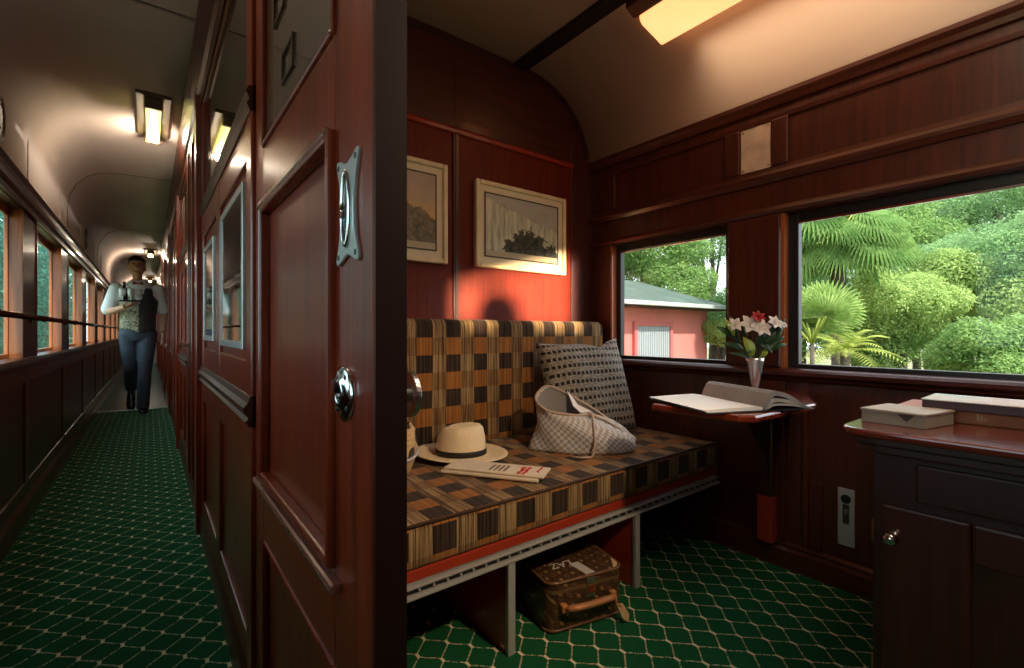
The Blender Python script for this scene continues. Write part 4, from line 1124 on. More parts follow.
def blade(mb, p0, p1, wid, bend=0.02, nrm=None, n=7, cup=0.15):
    p0, p1 = Vector(p0), Vector(p1); d = p1 - p0; L = d.length
    q = nrm if nrm else Vector((-0.6, -0.8, 0.3))
    sdv = d.cross(q).normalized(); up = sdv.cross(d).normalized()
    vs = []; fs = []
    for i in range(n + 1):
        t = i / n; wv_ = wid * math.sin(PI * min(1, t * 0.94 + 0.05)) ** 0.8
        c = p0 + d * t + up * bend * math.sin(PI * t)
        vs += [tuple(c - sdv * wv_ / 2 + up * wv_ * cup), tuple(c), tuple(c + sdv * wv_ / 2 + up * wv_ * cup)]
    for i in range(n):
        for j in range(2):
            a = i * 3 + j; fs.append((a, a + 1, a + 4, a + 3))
    mb.add(vs, fs)
ru = Vector((math.cos(YAW), -math.sin(YAW), 0)); fwd = Vector((math.sin(YAW), math.cos(YAW), 0)); UP = Vector((0, 0, 1))
def F(r_, u_, f_=0.0): return VT + ru * r_ + UP * u_ + fwd * f_
def leafpart(name, p0, p1, wid, m_, bend=0.01):
    mb = MB(); blade(mb, p0, p1, wid, bend); o = mb.build(name, m_, fw, smooth=True)
    s_ = o.modifiers.new('solid', 'SOLIDIFY'); s_.thickness = 0.0012
    return o
stm = MB()
for q in ((-0.05, 0.10), (-0.01, 0.11), (0.05, 0.12), (0.02, 0.07), (-0.09, 0.09)):
    stm.tube([F(0, -0.09), F(q[0] * 0.2, 0.0), F(q[0] * 0.6, q[1] * 0.5, 0.01), F(q[0], q[1], 0.0)], 0.0026, 6)
stm.build('stems', LEAF1, fw, smooth=True)
for (a, b, c, d, wd_, m_) in ((-0.012, 0.005, -0.050, 0.082, 0.042, LEAF2), (0.018, 0.0, 0.042, 0.048, 0.020, LEAF2), (-0.02, 0.0, -0.105, 0.022, 0.014, LEAF1), (-0.05, 0.06, -0.150, 0.120, 0.030, LEAF1), (0.03, 0.02, 0.105, 0.085, 0.020, LEAF1),
                          (0.02, 0.03, 0.115, 0.055, 0.022, LEAF1), (0.04, 0.07, 0.110, 0.150, 0.026, LEAF1), (0.05, 0.08, 0.075, 0.165, 0.018, LEAF1), (-0.06, 0.05, -0.10, 0.165, 0.018, LEAF1), (-0.02, 0.10, -0.035, 0.165, 0.012, LEAF1), (0.0, 0.10, 0.005, 0.180, 0.010, LEAF1),
                          (-0.04, 0.03, -0.13, 0.06, 0.030, LEAF1), (0.03, 0.05, 0.10, 0.115, 0.034, LEAF1), (-0.01, 0.04, -0.06, 0.02, 0.026, LEAF1), (0.01, 0.06, 0.06, 0.02, 0.024, LEAF1), (-0.03, 0.08, -0.085, 0.145, 0.030, LEAF1), (0.0, 0.05, 0.03, 0.11, 0.03, LEAF1)):
    leafpart('leaf', F(a, b), F(c, d, -0.01), wd_, m_)
leafpart('leaf', F(-0.085, 0.085, -0.012), F(-0.125, 0.150, -0.016), 0.024, LEAF2)
def bloom(r_, u_, rad, m_, n=6, tilt=0.5, nm='lily'):
    mb = MB(); c = F(r_, u_, -0.015); ax = (-fwd * 0.75 + UP * 0.5 + ru * 0.15 * (1 if r_ > 0 else -1)).normalized()
    a1 = ax.cross(UP).normalized(); a2 = ax.cross(a1)
    for i in range(n):
        t = 2 * PI * i / n
        dd = (a1 * math.cos(t) + a2 * math.sin(t)) * rad + ax * rad * tilt
        blade(mb, c, c + dd, rad * 0.62, 0.006, nrm=ax)
    o = mb.build(nm, m_, fw, smooth=True)
    s_ = o.modifiers.new('solid', 'SOLIDIFY'); s_.thickness = 0.0015
bloom(-0.028, 0.118, 0.044, PETW); bloom(0.004, 0.112, 0.046, PETW, tilt=0.35); bloom(-0.085, 0.120, 0.032, PETW); bloom(0.058, 0.128, 0.032, PETW); bloom(0.094, 0.122, 0.016, PETW)
bloom(-0.002, 0.146, 0.026, PETR, 7, 0.9, 'red_bloom')

# ------------------------------------------------------------------ cabinet with boxes
cb = thing('cabinet', 'dark mahogany washstand cabinet with moulded top under the large window', 'cabinet', (1.60, 0.02, 0.0))
CT = 0.72; X0c, Y1c = 1.268, 0.330
mb = MB(); mb.box(X0c, 1.975, YF + 0.005, Y1c, 0.0, CT - 0.05)
mb.build('carcass', DKW, cb, bev=0.003)
def ctop(ins, r=0.05):
    o_ = [(1.978, YF + 0.005), (1.978, 0.385 - ins)]
    for i in range(7):
        a = PI / 2 + PI / 2 * i / 6; o_.append((1.218 + ins + r + r * math.cos(a), 0.385 - ins - r + r * math.sin(a)))
    o_.append((1.218 + ins, YF + 0.005)); return o_
mb = MB(); mb.prism(ctop(0.0), 'z', CT - 0.018, CT)
ctm = wood('cabinet_top_wood', 'y', (0.10, 0.015, 0.008), (0.26, 0.042, 0.02), 0.16, 0.8)
mb.build('cabinet_top', ctm, cb, bev=0.006, bseg=3)
mb = MB(); mb.prism(ctop(0.012), 'z', CT - 0.034, CT - 0.018); mb.prism(ctop(0.022), 'z', CT - 0.052, CT - 0.034)
mb.build('top_moulding', DKW, cb, bev=0.004)
# front (facing the door): drawer strip, door with panel, plinth
mb = MB(); xf = X0c
mb.box(xf - 0.012, xf + 0.002, YF + 0.03, 0.255, 0.575, 0.655)
mb.build('fascia', DKW, cb, bev=0.005)
d_ = MB()
for (a, b, z0, z1) in ((YF + 0.04, -0.34, 0.10, 0.56), (0.170, 0.312, 0.10, 0.56), (-0.34, 0.170, 0.10, 0.20), (-0.34, 0.170, 0.48, 0.56)):
    d_.box(xf - 0.016, xf + 0.002, a, b, z0, z1)
dd_ = d_.build('cabinet_door', wood('cabinet_wood', 'z', (0.030, 0.010, 0.006), (0.080, 0.019, 0.011), 0.36, 0.3), cb, bev=0.006)
MB().box(xf - 0.006, xf + 0.002, -0.345, 0.175, 0.195, 0.485).build('door_panel', bpy.data.materials['cabinet_wood'], dd_, bev=0.002)
mb = MB(); mb.lathe([(0.001, -0.034), (0.010, -0.032), (0.0125, -0.026), (0.010, -0.020), (0.005, -0.016), (0.005, -0.006), (0.011, -0.003), (0.011, 0.0)], (xf - 0.014, 0.290, 0.495), 18, 'x')
mb.build('knob', CHROME, dd_, smooth=True)
mb = MB(); 
for zq in (0.46, 0.16): MB().lathe([(0.004, 0), (0.004, 0.05)], (xf + 0.015, Y1c + 0.002, zq), 10).build('hinge', BRASS, cb, smooth=True)
mb = MB(); mb.box(xf - 0.020, xf + 0.002, YF + 0.02, Y1c + 0.002, 0.0, 0.085)
mb.build('plinth', DKW, cb, bev=0.006)

def rot_box(name, label, cat, corners, z0, z1, m_, group=None, parts=None, bev=0.002):
    c = sum((Vector((p[0], p[1], 0)) for p in corners), Vector()) / 4
    o = thing(name, label, cat, (c.x, c.y, z0), group=group)
    mb = MB(); mb.prism(corners, 'z', z0, z1 )
    b = mb.build(parts or 'body', m_, o, bev=bev)
    return o, b
TAUPE = plain('taupe_card', (0.34, 0.29, 0.22), 0.7, var=0.12, scale=20)
o, b = rot_box('card_box', 'taupe cardboard box with tucked flap at the front of the cabinet top', 'box', [(1.316, 0.250), (1.322, 0.366), (1.452, 0.345), (1.442, 0.224)], CT, CT + 0.030, TAUPE)
mb = MB(); mb.prism([(1.314, 0.248), (1.320, 0.368), (1.454, 0.347), (1.444, 0.222)], 'z', CT + 0.0285, CT + 0.033)
lidb = mb.build('lid', plain('pale_taupe_card', (0.52, 0.45, 0.35), 0.6), o, bev=0.001)
mb = MB(); mb.add([(1.3158, 0.266, CT + 0.029), (1.3180, 0.300, CT + 0.029), (1.3166, 0.282, CT + 0.012), (1.3178, 0.266, CT + 0.029), (1.3200, 0.300, CT + 0.029), (1.3186, 0.282, CT + 0.012)], [(0, 1, 2), (5, 4, 3), (0, 3, 4, 1), (1, 4, 5, 2), (2, 5, 3, 0)])
mb.build('flap_notch', plain('notch_dark', (0.06, 0.045, 0.035), 0.8), o)
ORG = plain('orange_brown_cloth', (0.46, 0.145, 0.048), 0.6, var=0.15, scale=18)
o, b = rot_box('boxed_book', 'orange brown boxed book lying on the cabinet, behind the taupe box', 'book', [(1.474, 0.02), (1.474, 0.335), (1.62, 0.335), (1.62, 0.02)], CT, CT + 0.030, ORG, bev=0.003)
mb = MB()
for i in range(3): mb.box(1.4725, 1.4745, 0.176 + i * 0.006, 0.179 + i * 0.006, CT + 0.010, CT + 0.018 + 0.004 * i)
mb.build('gold_emblem', plain('faded_gold', (0.50, 0.26, 0.10), 0.4, 0.4), o)
mb = MB(); mb.box(1.476, 1.618, 0.018, 0.020, CT + 0.003, CT + 0.027)
mb.build('page_edge', plain('book_paper', (0.55, 0.47, 0.34), 0.8), o)
PNK = Mat('pale_marbled_cover'); pn = PNK.noise(9, 3)
PNK.base(PNK.ramp(pn, [(0.35, (0.66, 0.42, 0.36)), (0.52, (0.72, 0.60, 0.54)), (0.66, (0.42, 0.56, 0.54)), (0.75, (0.55, 0.16, 0.14))])).set(rough=0.45, coat=0.1)
o, b = rot_box('hardback_book', 'dark spined hardback with pale glossy cover on top of the orange book', 'book', [(1.452, 0.0), (1.452, 0.282), (1.60, 0.282), (1.60, 0.0)], CT + 0.0305, CT + 0.0500, plain('maroon_spine', (0.055, 0.018, 0.022), 0.45))
MB().box(1.450, 1.602, -0.002, 0.284, CT + 0.0497, CT + 0.0525).build('front_cover', PNK.m, o, bev=0.001)

# ------------------------------------------------------------------ the man walking along the corridor
PX, PY_ = -0.10, 6.95
SKIN = plain('skin', (0.66, 0.34, 0.23), 0.5, var=0.06, scale=12, sss=0.0)
man = thing('person', 'man in short sleeved shirt, patterned waistcoat and dark trousers walking with a tray of glasses', 'person', (PX, PY_, 0))
def remesh(o, vox, smooth_it=4):
    r = o.modifiers.new('remesh', 'REMESH'); r.mode = 'VOXEL'; r.voxel_size = vox; r.use_smooth_shade = True
    s_ = o.modifiers.new('smooth', 'SMOOTH'); s_.iterations = smooth_it; s_.factor = 0.5
def ell(mb, secs, n=28):
    # stacked ellipse sections: (cx, cy, z, rx, ry)
    mb.rings([[(cx + rx * math.cos(2 * PI * k / n), cy + ry * math.sin(2 * PI * k / n), z) for k in range(n)] for cx, cy, z, rx, ry in secs])
def limb(mb, pts, rs, n=16, sub=5):
    P = [Vector(p) for p in pts]; path = []; R = []
    for i in range(len(P) - 1):
        p0 = P[max(i - 1, 0)]; p1 = P[i]; p2 = P[i + 1]; p3 = P[min(i + 2, len(P) - 1)]
        for k in range(sub):
            t = k / sub
            path.append(p1.lerp(p2, t) * 0.55 + 0.45 * 0.5 * ((2 * p1) + (-p0 + p2) * t + (2 * p0 - 5 * p1 + 4 * p2 - p3) * t * t + (-p0 + 3 * p1 - 3 * p2 + p3) * t ** 3))
            R.append(rs[i] * (1 - t) + rs[i + 1] * t)
    path.append(P[-1]); R.append(rs[-1])
    mb.tube(path, R, n); mb.ball(P[0], rs[0], 12, 8); mb.ball(P[-1], rs[-1], 12, 8)
SHL, ELL, WRL = (-0.195, 0.03, 1.43), (-0.265, -0.03, 1.165), (-0.115, -0.245, 1.205)
SHR, ELR, WRR = (0.185, 0.03, 1.43), (0.235, 0.075, 1.150), (0.230, 0.030, 0.915)
bodym = MB()
ell(bodym, [(0, 0.03, 0.86, 0.13, 0.09), (0, 0.03, 0.92, 0.165, 0.105), (0, 0.02, 1.02, 0.145, 0.098), (0, 0.015, 1.12, 0.150, 0.102), (0, 0.015, 1.28, 0.172, 0.112), (0, 0.025, 1.38, 0.175, 0.10), (0, 0.035, 1.44, 0.150, 0.080), (0, 0.035, 1.49, 0.085, 0.062), (0, 0.03, 1.53, 0.048, 0.050)])
ell(bodym, [(0, 0.03, 1.44, 0.06, 0.06), (-0.004, 0.022, 1.54, 0.046, 0.050), (-0.006, 0.016, 1.60, 0.045, 0.052)])
# head: jaw to crown
ell(bodym, [(-0.012, -0.030, 1.578, 0.028, 0.030), (-0.012, -0.022, 1.592, 0.048, 0.056), (-0.011, -0.010, 1.615, 0.060, 0.075), (-0.010, -0.002, 1.645, 0.068, 0.086), (-0.010, 0.003, 1.685, 0.073, 0.094), (-0.010, 0.008, 1.725, 0.074, 0.096), (-0.010, 0.012, 1.762, 0.067, 0.088), (-0.010, 0.014, 1.788, 0.048, 0.065), (-0.010, 0.014, 1.802, 0.018, 0.03)])
bodym.tube([(-0.015, -0.086, 1.700), (-0.016, -0.102, 1.668), (-0.016, -0.104, 1.657)], [0.010, 0.015, 0.016], 10)
bodym.ball((-0.012, -0.080, 1.615), (0.030, 0.012, 0.008)); bodym.ball((-0.012, -0.062, 1.592), (0.026, 0.022, 0.016))
for sx_ in (-1, 1):
    bodym.ball((-0.010 + sx_ * 0.074, 0.012, 1.672), (0.012, 0.020, 0.034), 10, 8)
    bodym.ball((-0.010 + sx_ * 0.038, -0.060, 1.650), (0.020, 0.022, 0.016), 10, 8)
    bodym.ball((-0.010 + sx_ * 0.030, -0.079, 1.712), (0.020, 0.010, 0.008), 10, 8)
limb(bodym, [SHL, ELL, WRL], [0.056, 0.042, 0.027]); limb(bodym, [SHR, ELR, WRR], [0.056, 0.042, 0.027])
HIPR, KNR, ANR = (0.085, 0.03, 0.90), (0.062, -0.055, 0.50), (0.045, -0.060, 0.10)
HIPL, KNL, ANL = (-0.085, 0.03, 0.90), (-0.070, 0.050, 0.52), (-0.070, 0.330, 0.235)
limb(bodym, [HIPR, KNR, ANR], [0.088, 0.056, 0.040]); limb(bodym, [HIPL, KNL, ANL], [0.088, 0.056, 0.040])
# hanging hand (fingers slightly curled, thumb forward)
def hand(mb, w_, d, side, nrm, curl, thumb):
    w_ = Vector(w_); d = Vector(d).normalized(); side = Vector(side).normalized(); nrm = Vector(nrm).normalized()
    pal = [w_ + d * q for q in (0.0, 0.03, 0.06, 0.085)]
    rings = []
    for q, hw, ht in ((-0.01, 0.026, 0.022), (0.02, 0.032, 0.018), (0.055, 0.039, 0.016), (0.085, 0.038, 0.013)):
        rings.append([tuple(w_ + d * q + side * hw * math.cos(2 * PI * k / 14) + nrm * ht * math.sin(2 * PI * k / 14)) for k in range(14)])
    mb.rings(rings)
    for i, (off, L) in enumerate(((-0.030, 0.060), (-0.010, 0.074), (0.010, 0.080), (0.030, 0.072))):
        p = w_ + d * 0.078 + side * off; dd = d.copy(); pts = [tuple(p)]
        for k in range(3):
            dd = (dd + nrm * curl).normalized(); p = p + dd * L * (0.42, 0.32, 0.26)[k]; pts.append(tuple(p))
        mb.tube(pts, [0.0098, 0.0092, 0.0086, 0.0070], 8); mb.ball(pts[-1], 0.0072, 8, 6)
    p = w_ + d * 0.022 + side * thumb * 0.026; pts = [tuple(p)]
    for dd, L in ((side * thumb * 0.75 + d * 0.7 + nrm * 0.2, 0.042), (side * thumb * 0.3 + d * 0.9 + nrm * 0.3, 0.032), (d + nrm * 0.35, 0.024)):
        p = p + Vector(dd).normalized() * L; pts.append(tuple(p))
    mb.tube(pts, [0.015, 0.012, 0.0105, 0.008], 8); mb.ball(pts[-1], 0.0082, 8, 6)
hand(bodym, WRR, (0.0, -0.10, -1), (0.15, -1, 0.1), (-1, -0.1, 0.0), 0.22, 1)
hand(bodym, WRL, (0.62, -0.62, 0.22), (0.72, 0.70, 0.0), (-0.1, 0.1, 1), 0.10, -1)
bo_ = bodym.build('body', SKIN, man, world=False); remesh(bo_, 0.006, 2)
# shirt with short sleeves
sm_ = MB()
ell(sm_, [(0, 0.02, 0.97, 0.158, 0.108), (0, 0.015, 1.12, 0.160, 0.112), (0, 0.015, 1.28, 0.182, 0.122), (0, 0.025, 1.38, 0.186, 0.110), (0, 0.035, 1.44, 0.162, 0.090), (0, 0.035, 1.49, 0.098, 0.074), (0, 0.030, 1.525, 0.068, 0.068)])
limb(sm_, [SHL, (-0.235, 0.01, 1.29), (-0.262, -0.02, 1.185)], [0.066, 0.064, 0.066]); limb(sm_, [SHR, (0.212, 0.05, 1.30), (0.232, 0.068, 1.190)], [0.066, 0.064, 0.066])
sh = sm_.build('shirt', plain('white_shirt', (0.84, 0.83, 0.86), 0.8, var=0.06, scale=9), man, world=False); remesh(sh, 0.008, 3)
for sx_ in (-1, 1):
    cm = MB(); cm.add([(sx_ * 0.006, -0.055, 1.512), (sx_ * 0.058, -0.045, 1.535), (sx_ * 0.066, -0.068, 1.478), (sx_ * 0.034, -0.092, 1.462)], [(0, 1, 2, 3)])
    c_ = cm.build('collar', bpy.data.materials['white_shirt'], sh, world=False); s_ = c_.modifiers.new('solid', 'SOLIDIFY'); s_.thickness = 0.006
bt = MB()
bt.prism([(-0.048, 1.508), (-0.048, 1.468), (-0.008, 1.482), (0.008, 1.482), (0.048, 1.468), (0.048, 1.508), (0.008, 1.496), (-0.008, 1.496)], 'y', -0.092, -0.074)
bt.build('bow_tie', plain('red_bow_tie', (0.30, 0.02, 0.03), 0.6), man, world=False, bev=0.003)
# waistcoat with a V neck and arm holes
VM = Mat('paisley_waistcoat'); vn = VM.noise(38, 3, 0.6, dist=1.2); vx, vy, vz_ = VM.xyz()
VM.base(VM.mix((vx - 0.0).lt(0.005), VM.ramp(vn, [(0.42, (0.020, 0.021, 0.019)), (0.62, (0.05, 0.05, 0.044))]), VM.ramp(vn, [(0.40, (0.09, 0.09, 0.06)), (0.50, (0.32, 0.30, 0.20)), (0.62, (0.56, 0.50, 0.33))]))).set(rough=0.6, sheen=0.2)  # pale left half, dark right half: lit and shaded sides put into the cloth
NV = 64
zs = [0.965 + 0.0225 * i for i in range(22)]
def torso(z):
    T = [(0.96, 0.02, 0.166, 0.118), (1.12, 0.015, 0.168, 0.122), (1.28, 0.015, 0.190, 0.132), (1.38, 0.025, 0.194, 0.120), (1.44, 0.035, 0.172, 0.100), (1.49, 0.035, 0.112, 0.086)]
    for a, b in zip(T, T[1:]):
        if z <= b[0]:
            t = max(0, (z - a[0]) / (b[0] - a[0])); return [a[i] * (1 - t) + b[i] * t for i in range(1, 4)]
    return T[-1][1:]
vv = []; vf = []
for z in zs:
    cy, rx, ry = torso(z)
    for k in range(NV):
        a = 2 * PI * k / NV; q = z - (0.05 * max(0, -math.sin(a)) ** 6 * (1 - abs(math.cos(a) * 6 - 0.9) * 0.2) if z < 0.99 else 0)
        vv.append((rx * math.cos(a), cy + ry * math.sin(a), q))
for i in range(len(zs) - 1):
    for k in range(NV):
        a = 2 * PI * (k + 0.5) / NV; z = (zs[i] + zs[i + 1]) / 2; x = torso(z)[1] * math.cos(a); front = math.sin(a) < 0
        if front and z > 1.23 and abs(x) < (z - 1.23) * 0.34: continue
        if z > 1.30 and abs(math.cos(a)) > 1.0 - 0.55 * min(1, (z - 1.29) / 0.07) * 0.55: continue
        vf.append((i * NV + k, i * NV + (k + 1) % NV, (i + 1) * NV + (k + 1) % NV, (i + 1) * NV + k))
vm_ = MB(); vm_.add(vv, vf); ve = vm_.build('waistcoat', VM.m, man, world=False, smooth=True); s_ = ve.modifiers.new('solid', 'SOLIDIFY'); s_.thickness = 0.006
for i in range(4):
    MB().ball((0.006, torso(1.03 + i * 0.055)[0] - torso(1.03 + i * 0.055)[2] - 0.002, 1.03 + i * 0.055), 0.008, 10, 6).build('button', BRASS, ve, world=False)
tr = MB()
ell(tr, [(0, 0.03, 0.83, 0.12, 0.10), (0, 0.03, 0.90, 0.178, 0.120), (0, 0.02, 1.0, 0.156, 0.110), (0, 0.02, 1.01, 0.150, 0.106)])
limb(tr, [HIPR, KNR, (0.045, -0.052, 0.13), (0.045, -0.052, 0.07)], [0.098, 0.068, 0.062, 0.064]); limb(tr, [HIPL, KNL, (-0.070, 0.30, 0.265)], [0.098, 0.066, 0.060])
to_ = tr.build('trousers', plain('dark_blue_trousers', (0.060, 0.075, 0.105), 0.8, var=0.15, scale=8), man, world=False); remesh(to_, 0.008, 4)
def shoe(name, ank, d, up):
    a = Vector(ank); d = Vector(d).normalized(); up = Vector(up).normalized(); sd_ = d.cross(up)
    rings = []
    for q, wq, h in ((-0.07, 0.025, 0.05), (-0.05, 0.036, 0.075), (0.0, 0.040, 0.085), (0.06, 0.044, 0.062), (0.12, 0.046, 0.045), (0.165, 0.036, 0.035), (0.185, 0.014, 0.022)):
        rings.append([tuple(a + d * q + sd_ * wq * math.cos(2 * PI * k / 14) + up * (max(0, h / 2 + h / 2 * math.sin(2 * PI * k / 14)))) for k in range(14)])
    mb = MB(); mb.rings(rings); return mb.build(name, plain('black_shoe_leather', (0.012, 0.011, 0.011), 0.25) if 'black_shoe_leather' not in bpy.data.materials else bpy.data.materials['black_shoe_leather'], man, world=False, smooth=True)
shoe('shoe', (0.045, -0.035, 0.0), (0.05, -1, 0.0), (0, 0, 1)); shoe('shoe', (-0.070, 0.350, 0.150), (0, -0.45, -0.80), (0, -0.80, 0.45))
hm = MB(); rings = []
for z, rx, ry, cy in ((1.665, 0.077, 0.050, 0.066), (1.700, 0.0795, 0.070, 0.046), (1.738, 0.0795, 0.090, 0.026), (1.756, 0.079, 0.100, 0.014), (1.770, 0.075, 0.097, 0.012), (1.795, 0.058, 0.076, 0.014), (1.812, 0.032, 0.042, 0.016), (1.816, 0.004, 0.006, 0.016)):
    rings.append([(-0.010 + rx * math.cos(2 * PI * k / 28), cy + ry * math.sin(2 * PI * k / 28), z + (0.004 * math.sin(k * 2.3))) for k in range(28)])
hm.rings(rings); hm.build('hair', plain('short_dark_hair', (0.022, 0.014, 0.010), 0.6), man, world=False, smooth=True)
for sx_ in (-1, 1):
    MB().ball((-0.010 + sx_ * 0.029, -0.0795, 1.690), (0.012, 0.008, 0.007), 12, 8).build('eye', plain('eye_white', (0.55, 0.5, 0.46), 0.3) if sx_ < 0 else bpy.data.materials['eye_white'], man, world=False, smooth=True)
    MB().ball((-0.012 + sx_ * 0.029, -0.0865, 1.690), (0.005, 0.003, 0.005), 10, 6).build('iris', BLACK, man, world=False)
    MB().box(-0.010 + sx_ * 0.030 - 0.018, -0.010 + sx_ * 0.030 + 0.018, -0.094, -0.084, 1.708, 1.716).build('eyebrow', bpy.data.materials['short_dark_hair'], man, world=False, bev=0.002)
MB().tube([(-0.038, -0.082, 1.622), (-0.025, -0.091, 1.616), (-0.012, -0.094, 1.615), (0.003, -0.091, 1.616), (0.014, -0.082, 1.622)], 0.0042, 8).build('mouth', plain('lip', (0.30, 0.09, 0.07), 0.5), man, world=False, smooth=True)
MB().tube([(0.230 + 0.031 * math.cos(t), 0.036 + 0.031 * math.sin(t), 0.932) for t in [2 * PI * k / 20 for k in range(21)]], 0.006, 6).build('wristwatch', CHROME, man, world=False)

# tray of glasses on his raised hand
hx, hy = PX - 0.060, PY_ - 0.315
TRZ = 1.262
ty = thing('serving_tray', 'small round dark tray balanced on the raised hand of the man', 'tray', (hx, hy, TRZ))
mb = MB(); mb.lathe([(0.001, 0), (0.108, 0), (0.120, 0.012), (0.117, 0.014), (0.105, 0.005), (0.001, 0.005)], (hx, hy, TRZ), 28)
mb.build('tray', plain('dark_tray', (0.05, 0.035, 0.03), 0.3, 0.5), ty, smooth=False)
GW = plain('white_glazed_goblet', (0.80, 0.80, 0.80), 0.2, coat=0.5)
lab = ['white goblet at the left edge of the tray', 'white goblet in the middle of the tray', 'white goblet at the right edge of the tray']
g0 = None
for i, (dx, dy) in enumerate(((-0.068, -0.020), (0.004, -0.060), (0.070, -0.015))):
    if g0 is None:
        g0 = thing('goblet', lab[0], 'glass', (hx + dx, hy + dy, TRZ + 0.0055), group='goblets on the tray')
        mb = MB(); mb.lathe([(0.018, 0.052), (0.026, 0.066), (0.031, 0.09), (0.031, 0.118), (0.029, 0.138), (0.027, 0.138), (0.028, 0.118), (0.026, 0.09), (0.012, 0.060)], (0, 0, 0), 20); mb.build('bowl', GW, g0, world=False, smooth=True)
        mb = MB(); mb.lathe([(0.001, 0), (0.026, 0), (0.026, 0.003), (0.006, 0.010), (0.005, 0.040), (0.018, 0.054)], (0, 0, 0), 20); mb.build('stem', GW, g0, world=False, smooth=True)
    else:
        c_ = copy_tree(g0); c_.location = (hx + dx, hy + dy, TRZ + 0.0055); c_['label'] = lab[i]
bt_ = thing('bottle', 'short dark bottle at the back of the tray', 'bottle', (hx - 0.055, hy + 0.045, TRZ + 0.0055))
mb = MB(); mb.lathe([(0.001, 0), (0.030, 0), (0.031, 0.01), (0.031, 0.12), (0.013, 0.155), (0.012, 0.205), (0.001, 0.205)], (hx - 0.055, hy + 0.045, TRZ + 0.0055), 20); mb.build('bottle_body', plain('dark_bottle_glass', (0.012, 0.014, 0.012), 0.1), bt_, smooth=True)
mb = MB(); mb.lathe([(0.0145, 0.188), (0.0145, 0.215), (0.001, 0.217)], (hx - 0.055, hy + 0.045, TRZ + 0.0055), 16); mb.build('cap', BLACK, bt_)

# ------------------------------------------------------------------ outside: ground, house, palms, trees
GZ = -1.15
struct('ground', MB().box(-40, 60, -40, 60, GZ - 0.1, GZ), plain('dry_grass_ground', (0.16, 0.17, 0.07), 0.95, var=0.4, scale=0.6), 'grassy ground outside the carriage', 'ground')

def leaf_mat(name, a, b, tr=0.45):
    M = Mat(name); nt = M.nt
    n = M.noise(2.2, 4, 0.65); n2 = M.noise(25, 2)
    col = M.ramp(n * 0.5 + n2 * 0.5, [(0.35, a), (0.62, b)])
    nt.nodes.remove(M.b)
    d = M.n('ShaderNodeBsdfDiffuse'); t = M.n('ShaderNodeBsdfTranslucent'); mx = M.n('ShaderNodeMixShader'); mx.inputs[0].default_value = tr
    nt.links.new(col, d.inputs[0]); nt.links.new(col, t.inputs[0]); nt.links.new(d.outputs[0], mx.inputs[1]); nt.links.new(t.outputs[0], mx.inputs[2])
    o = [x for x in nt.nodes if x.type == 'OUTPUT_MATERIAL'][0]; nt.links.new(mx.outputs[0], o.inputs[0])
    return M.m
LG = [leaf_mat('bright_green_leaf', (0.20, 0.34, 0.08), (0.52, 0.66, 0.25)),
      leaf_mat('mid_green_leaf', (0.10, 0.23, 0.06), (0.34, 0.50, 0.17)),
      leaf_mat('blue_green_leaf', (0.12, 0.26, 0.11), (0.36, 0.54, 0.24)),
      leaf_mat('yellow_green_leaf', (0.24, 0.34, 0.05), (0.55, 0.60, 0.18))]
BARK = plain('grey_bark', (0.075, 0.058, 0.042), 0.9, var=0.3, scale=6)

def leaf_cloud(name, blobs, n, size, m_, parent, seed, droop=0.25):
    rg = np.random.default_rng(seed)
    wt = np.array([b[3] * b[4] * b[5] for b in blobs]) ** 0.67; wt /= wt.sum()
    idx = rg.choice(len(blobs), n, p=wt)
    B_ = np.array(blobs)[idx]
    d = rg.normal(size=(n, 3)); d /= np.linalg.norm(d, axis=1)[:, None]
    r = rg.uniform(0.30, 1.0, n) ** 0.4
    r *= 1 + 0.10 * np.sin(d[:, 0] * 7 + B_[:, 0] * 3) * np.sin(d[:, 2] * 6 + d[:, 1] * 8)
    pos = B_[:, :3] + d * B_[:, 3:6] * r[:, None]
    nr = d * 0.7 + rg.normal(size=(n, 3)) * 0.7 + np.array([0, 0, 0.5]); nr /= np.linalg.norm(nr, axis=1)[:, None]
    ax = rg.normal(size=(n, 3)) + np.array([0, 0, -droop]); ax -= nr * (ax * nr).sum(1)[:, None]; ax /= np.linalg.norm(ax, axis=1)[:, None]
    sd2 = np.cross(nr, ax)
    L = size * rg.uniform(0.6, 1.4, n)[:, None]; W = L * rg.uniform(0.30, 0.5, n)[:, None]
    p0 = pos; p1 = pos + ax * L * 0.5 + sd2 * W * 0.5 + nr * L * 0.04; p2 = pos + ax * L - nr * L * 0.08; p3 = pos + ax * L * 0.5 - sd2 * W * 0.5 + nr * L * 0.04
    co = np.stack([p0, p1, p2, p3], 1).reshape(-1, 3)
    pw = Vector(wmat(parent).translation) if parent else Vector()
    co = co - np.array(pw)
    me = bpy.data.meshes.new(name)
    me.vertices.add(4 * n); me.vertices.foreach_set('co', co.ravel().astype(np.float32))
    me.loops.add(4 * n); me.loops.foreach_set('vertex_index', np.arange(4 * n, dtype=np.int32))
    me.polygons.add(n); me.polygons.foreach_set('loop_start', np.arange(0, 4 * n, 4, dtype=np.int32)); me.polygons.foreach_set('loop_total', np.full(n, 4, dtype=np.int32))
    me.update(); me.validate(); me.materials.append(m_)
    o = bpy.data.objects.new(name, me); C.objects.link(o)
    if parent: o.parent = parent
    return o
def at(u_, v_, t):
    r_ = (u_ - 512) / FPX
    return (t * (math.sin(YAW) + math.cos(YAW) * r_), t * (math.cos(YAW) - math.sin(YAW) * r_), EYE + (HY - v_) / FPX * t)
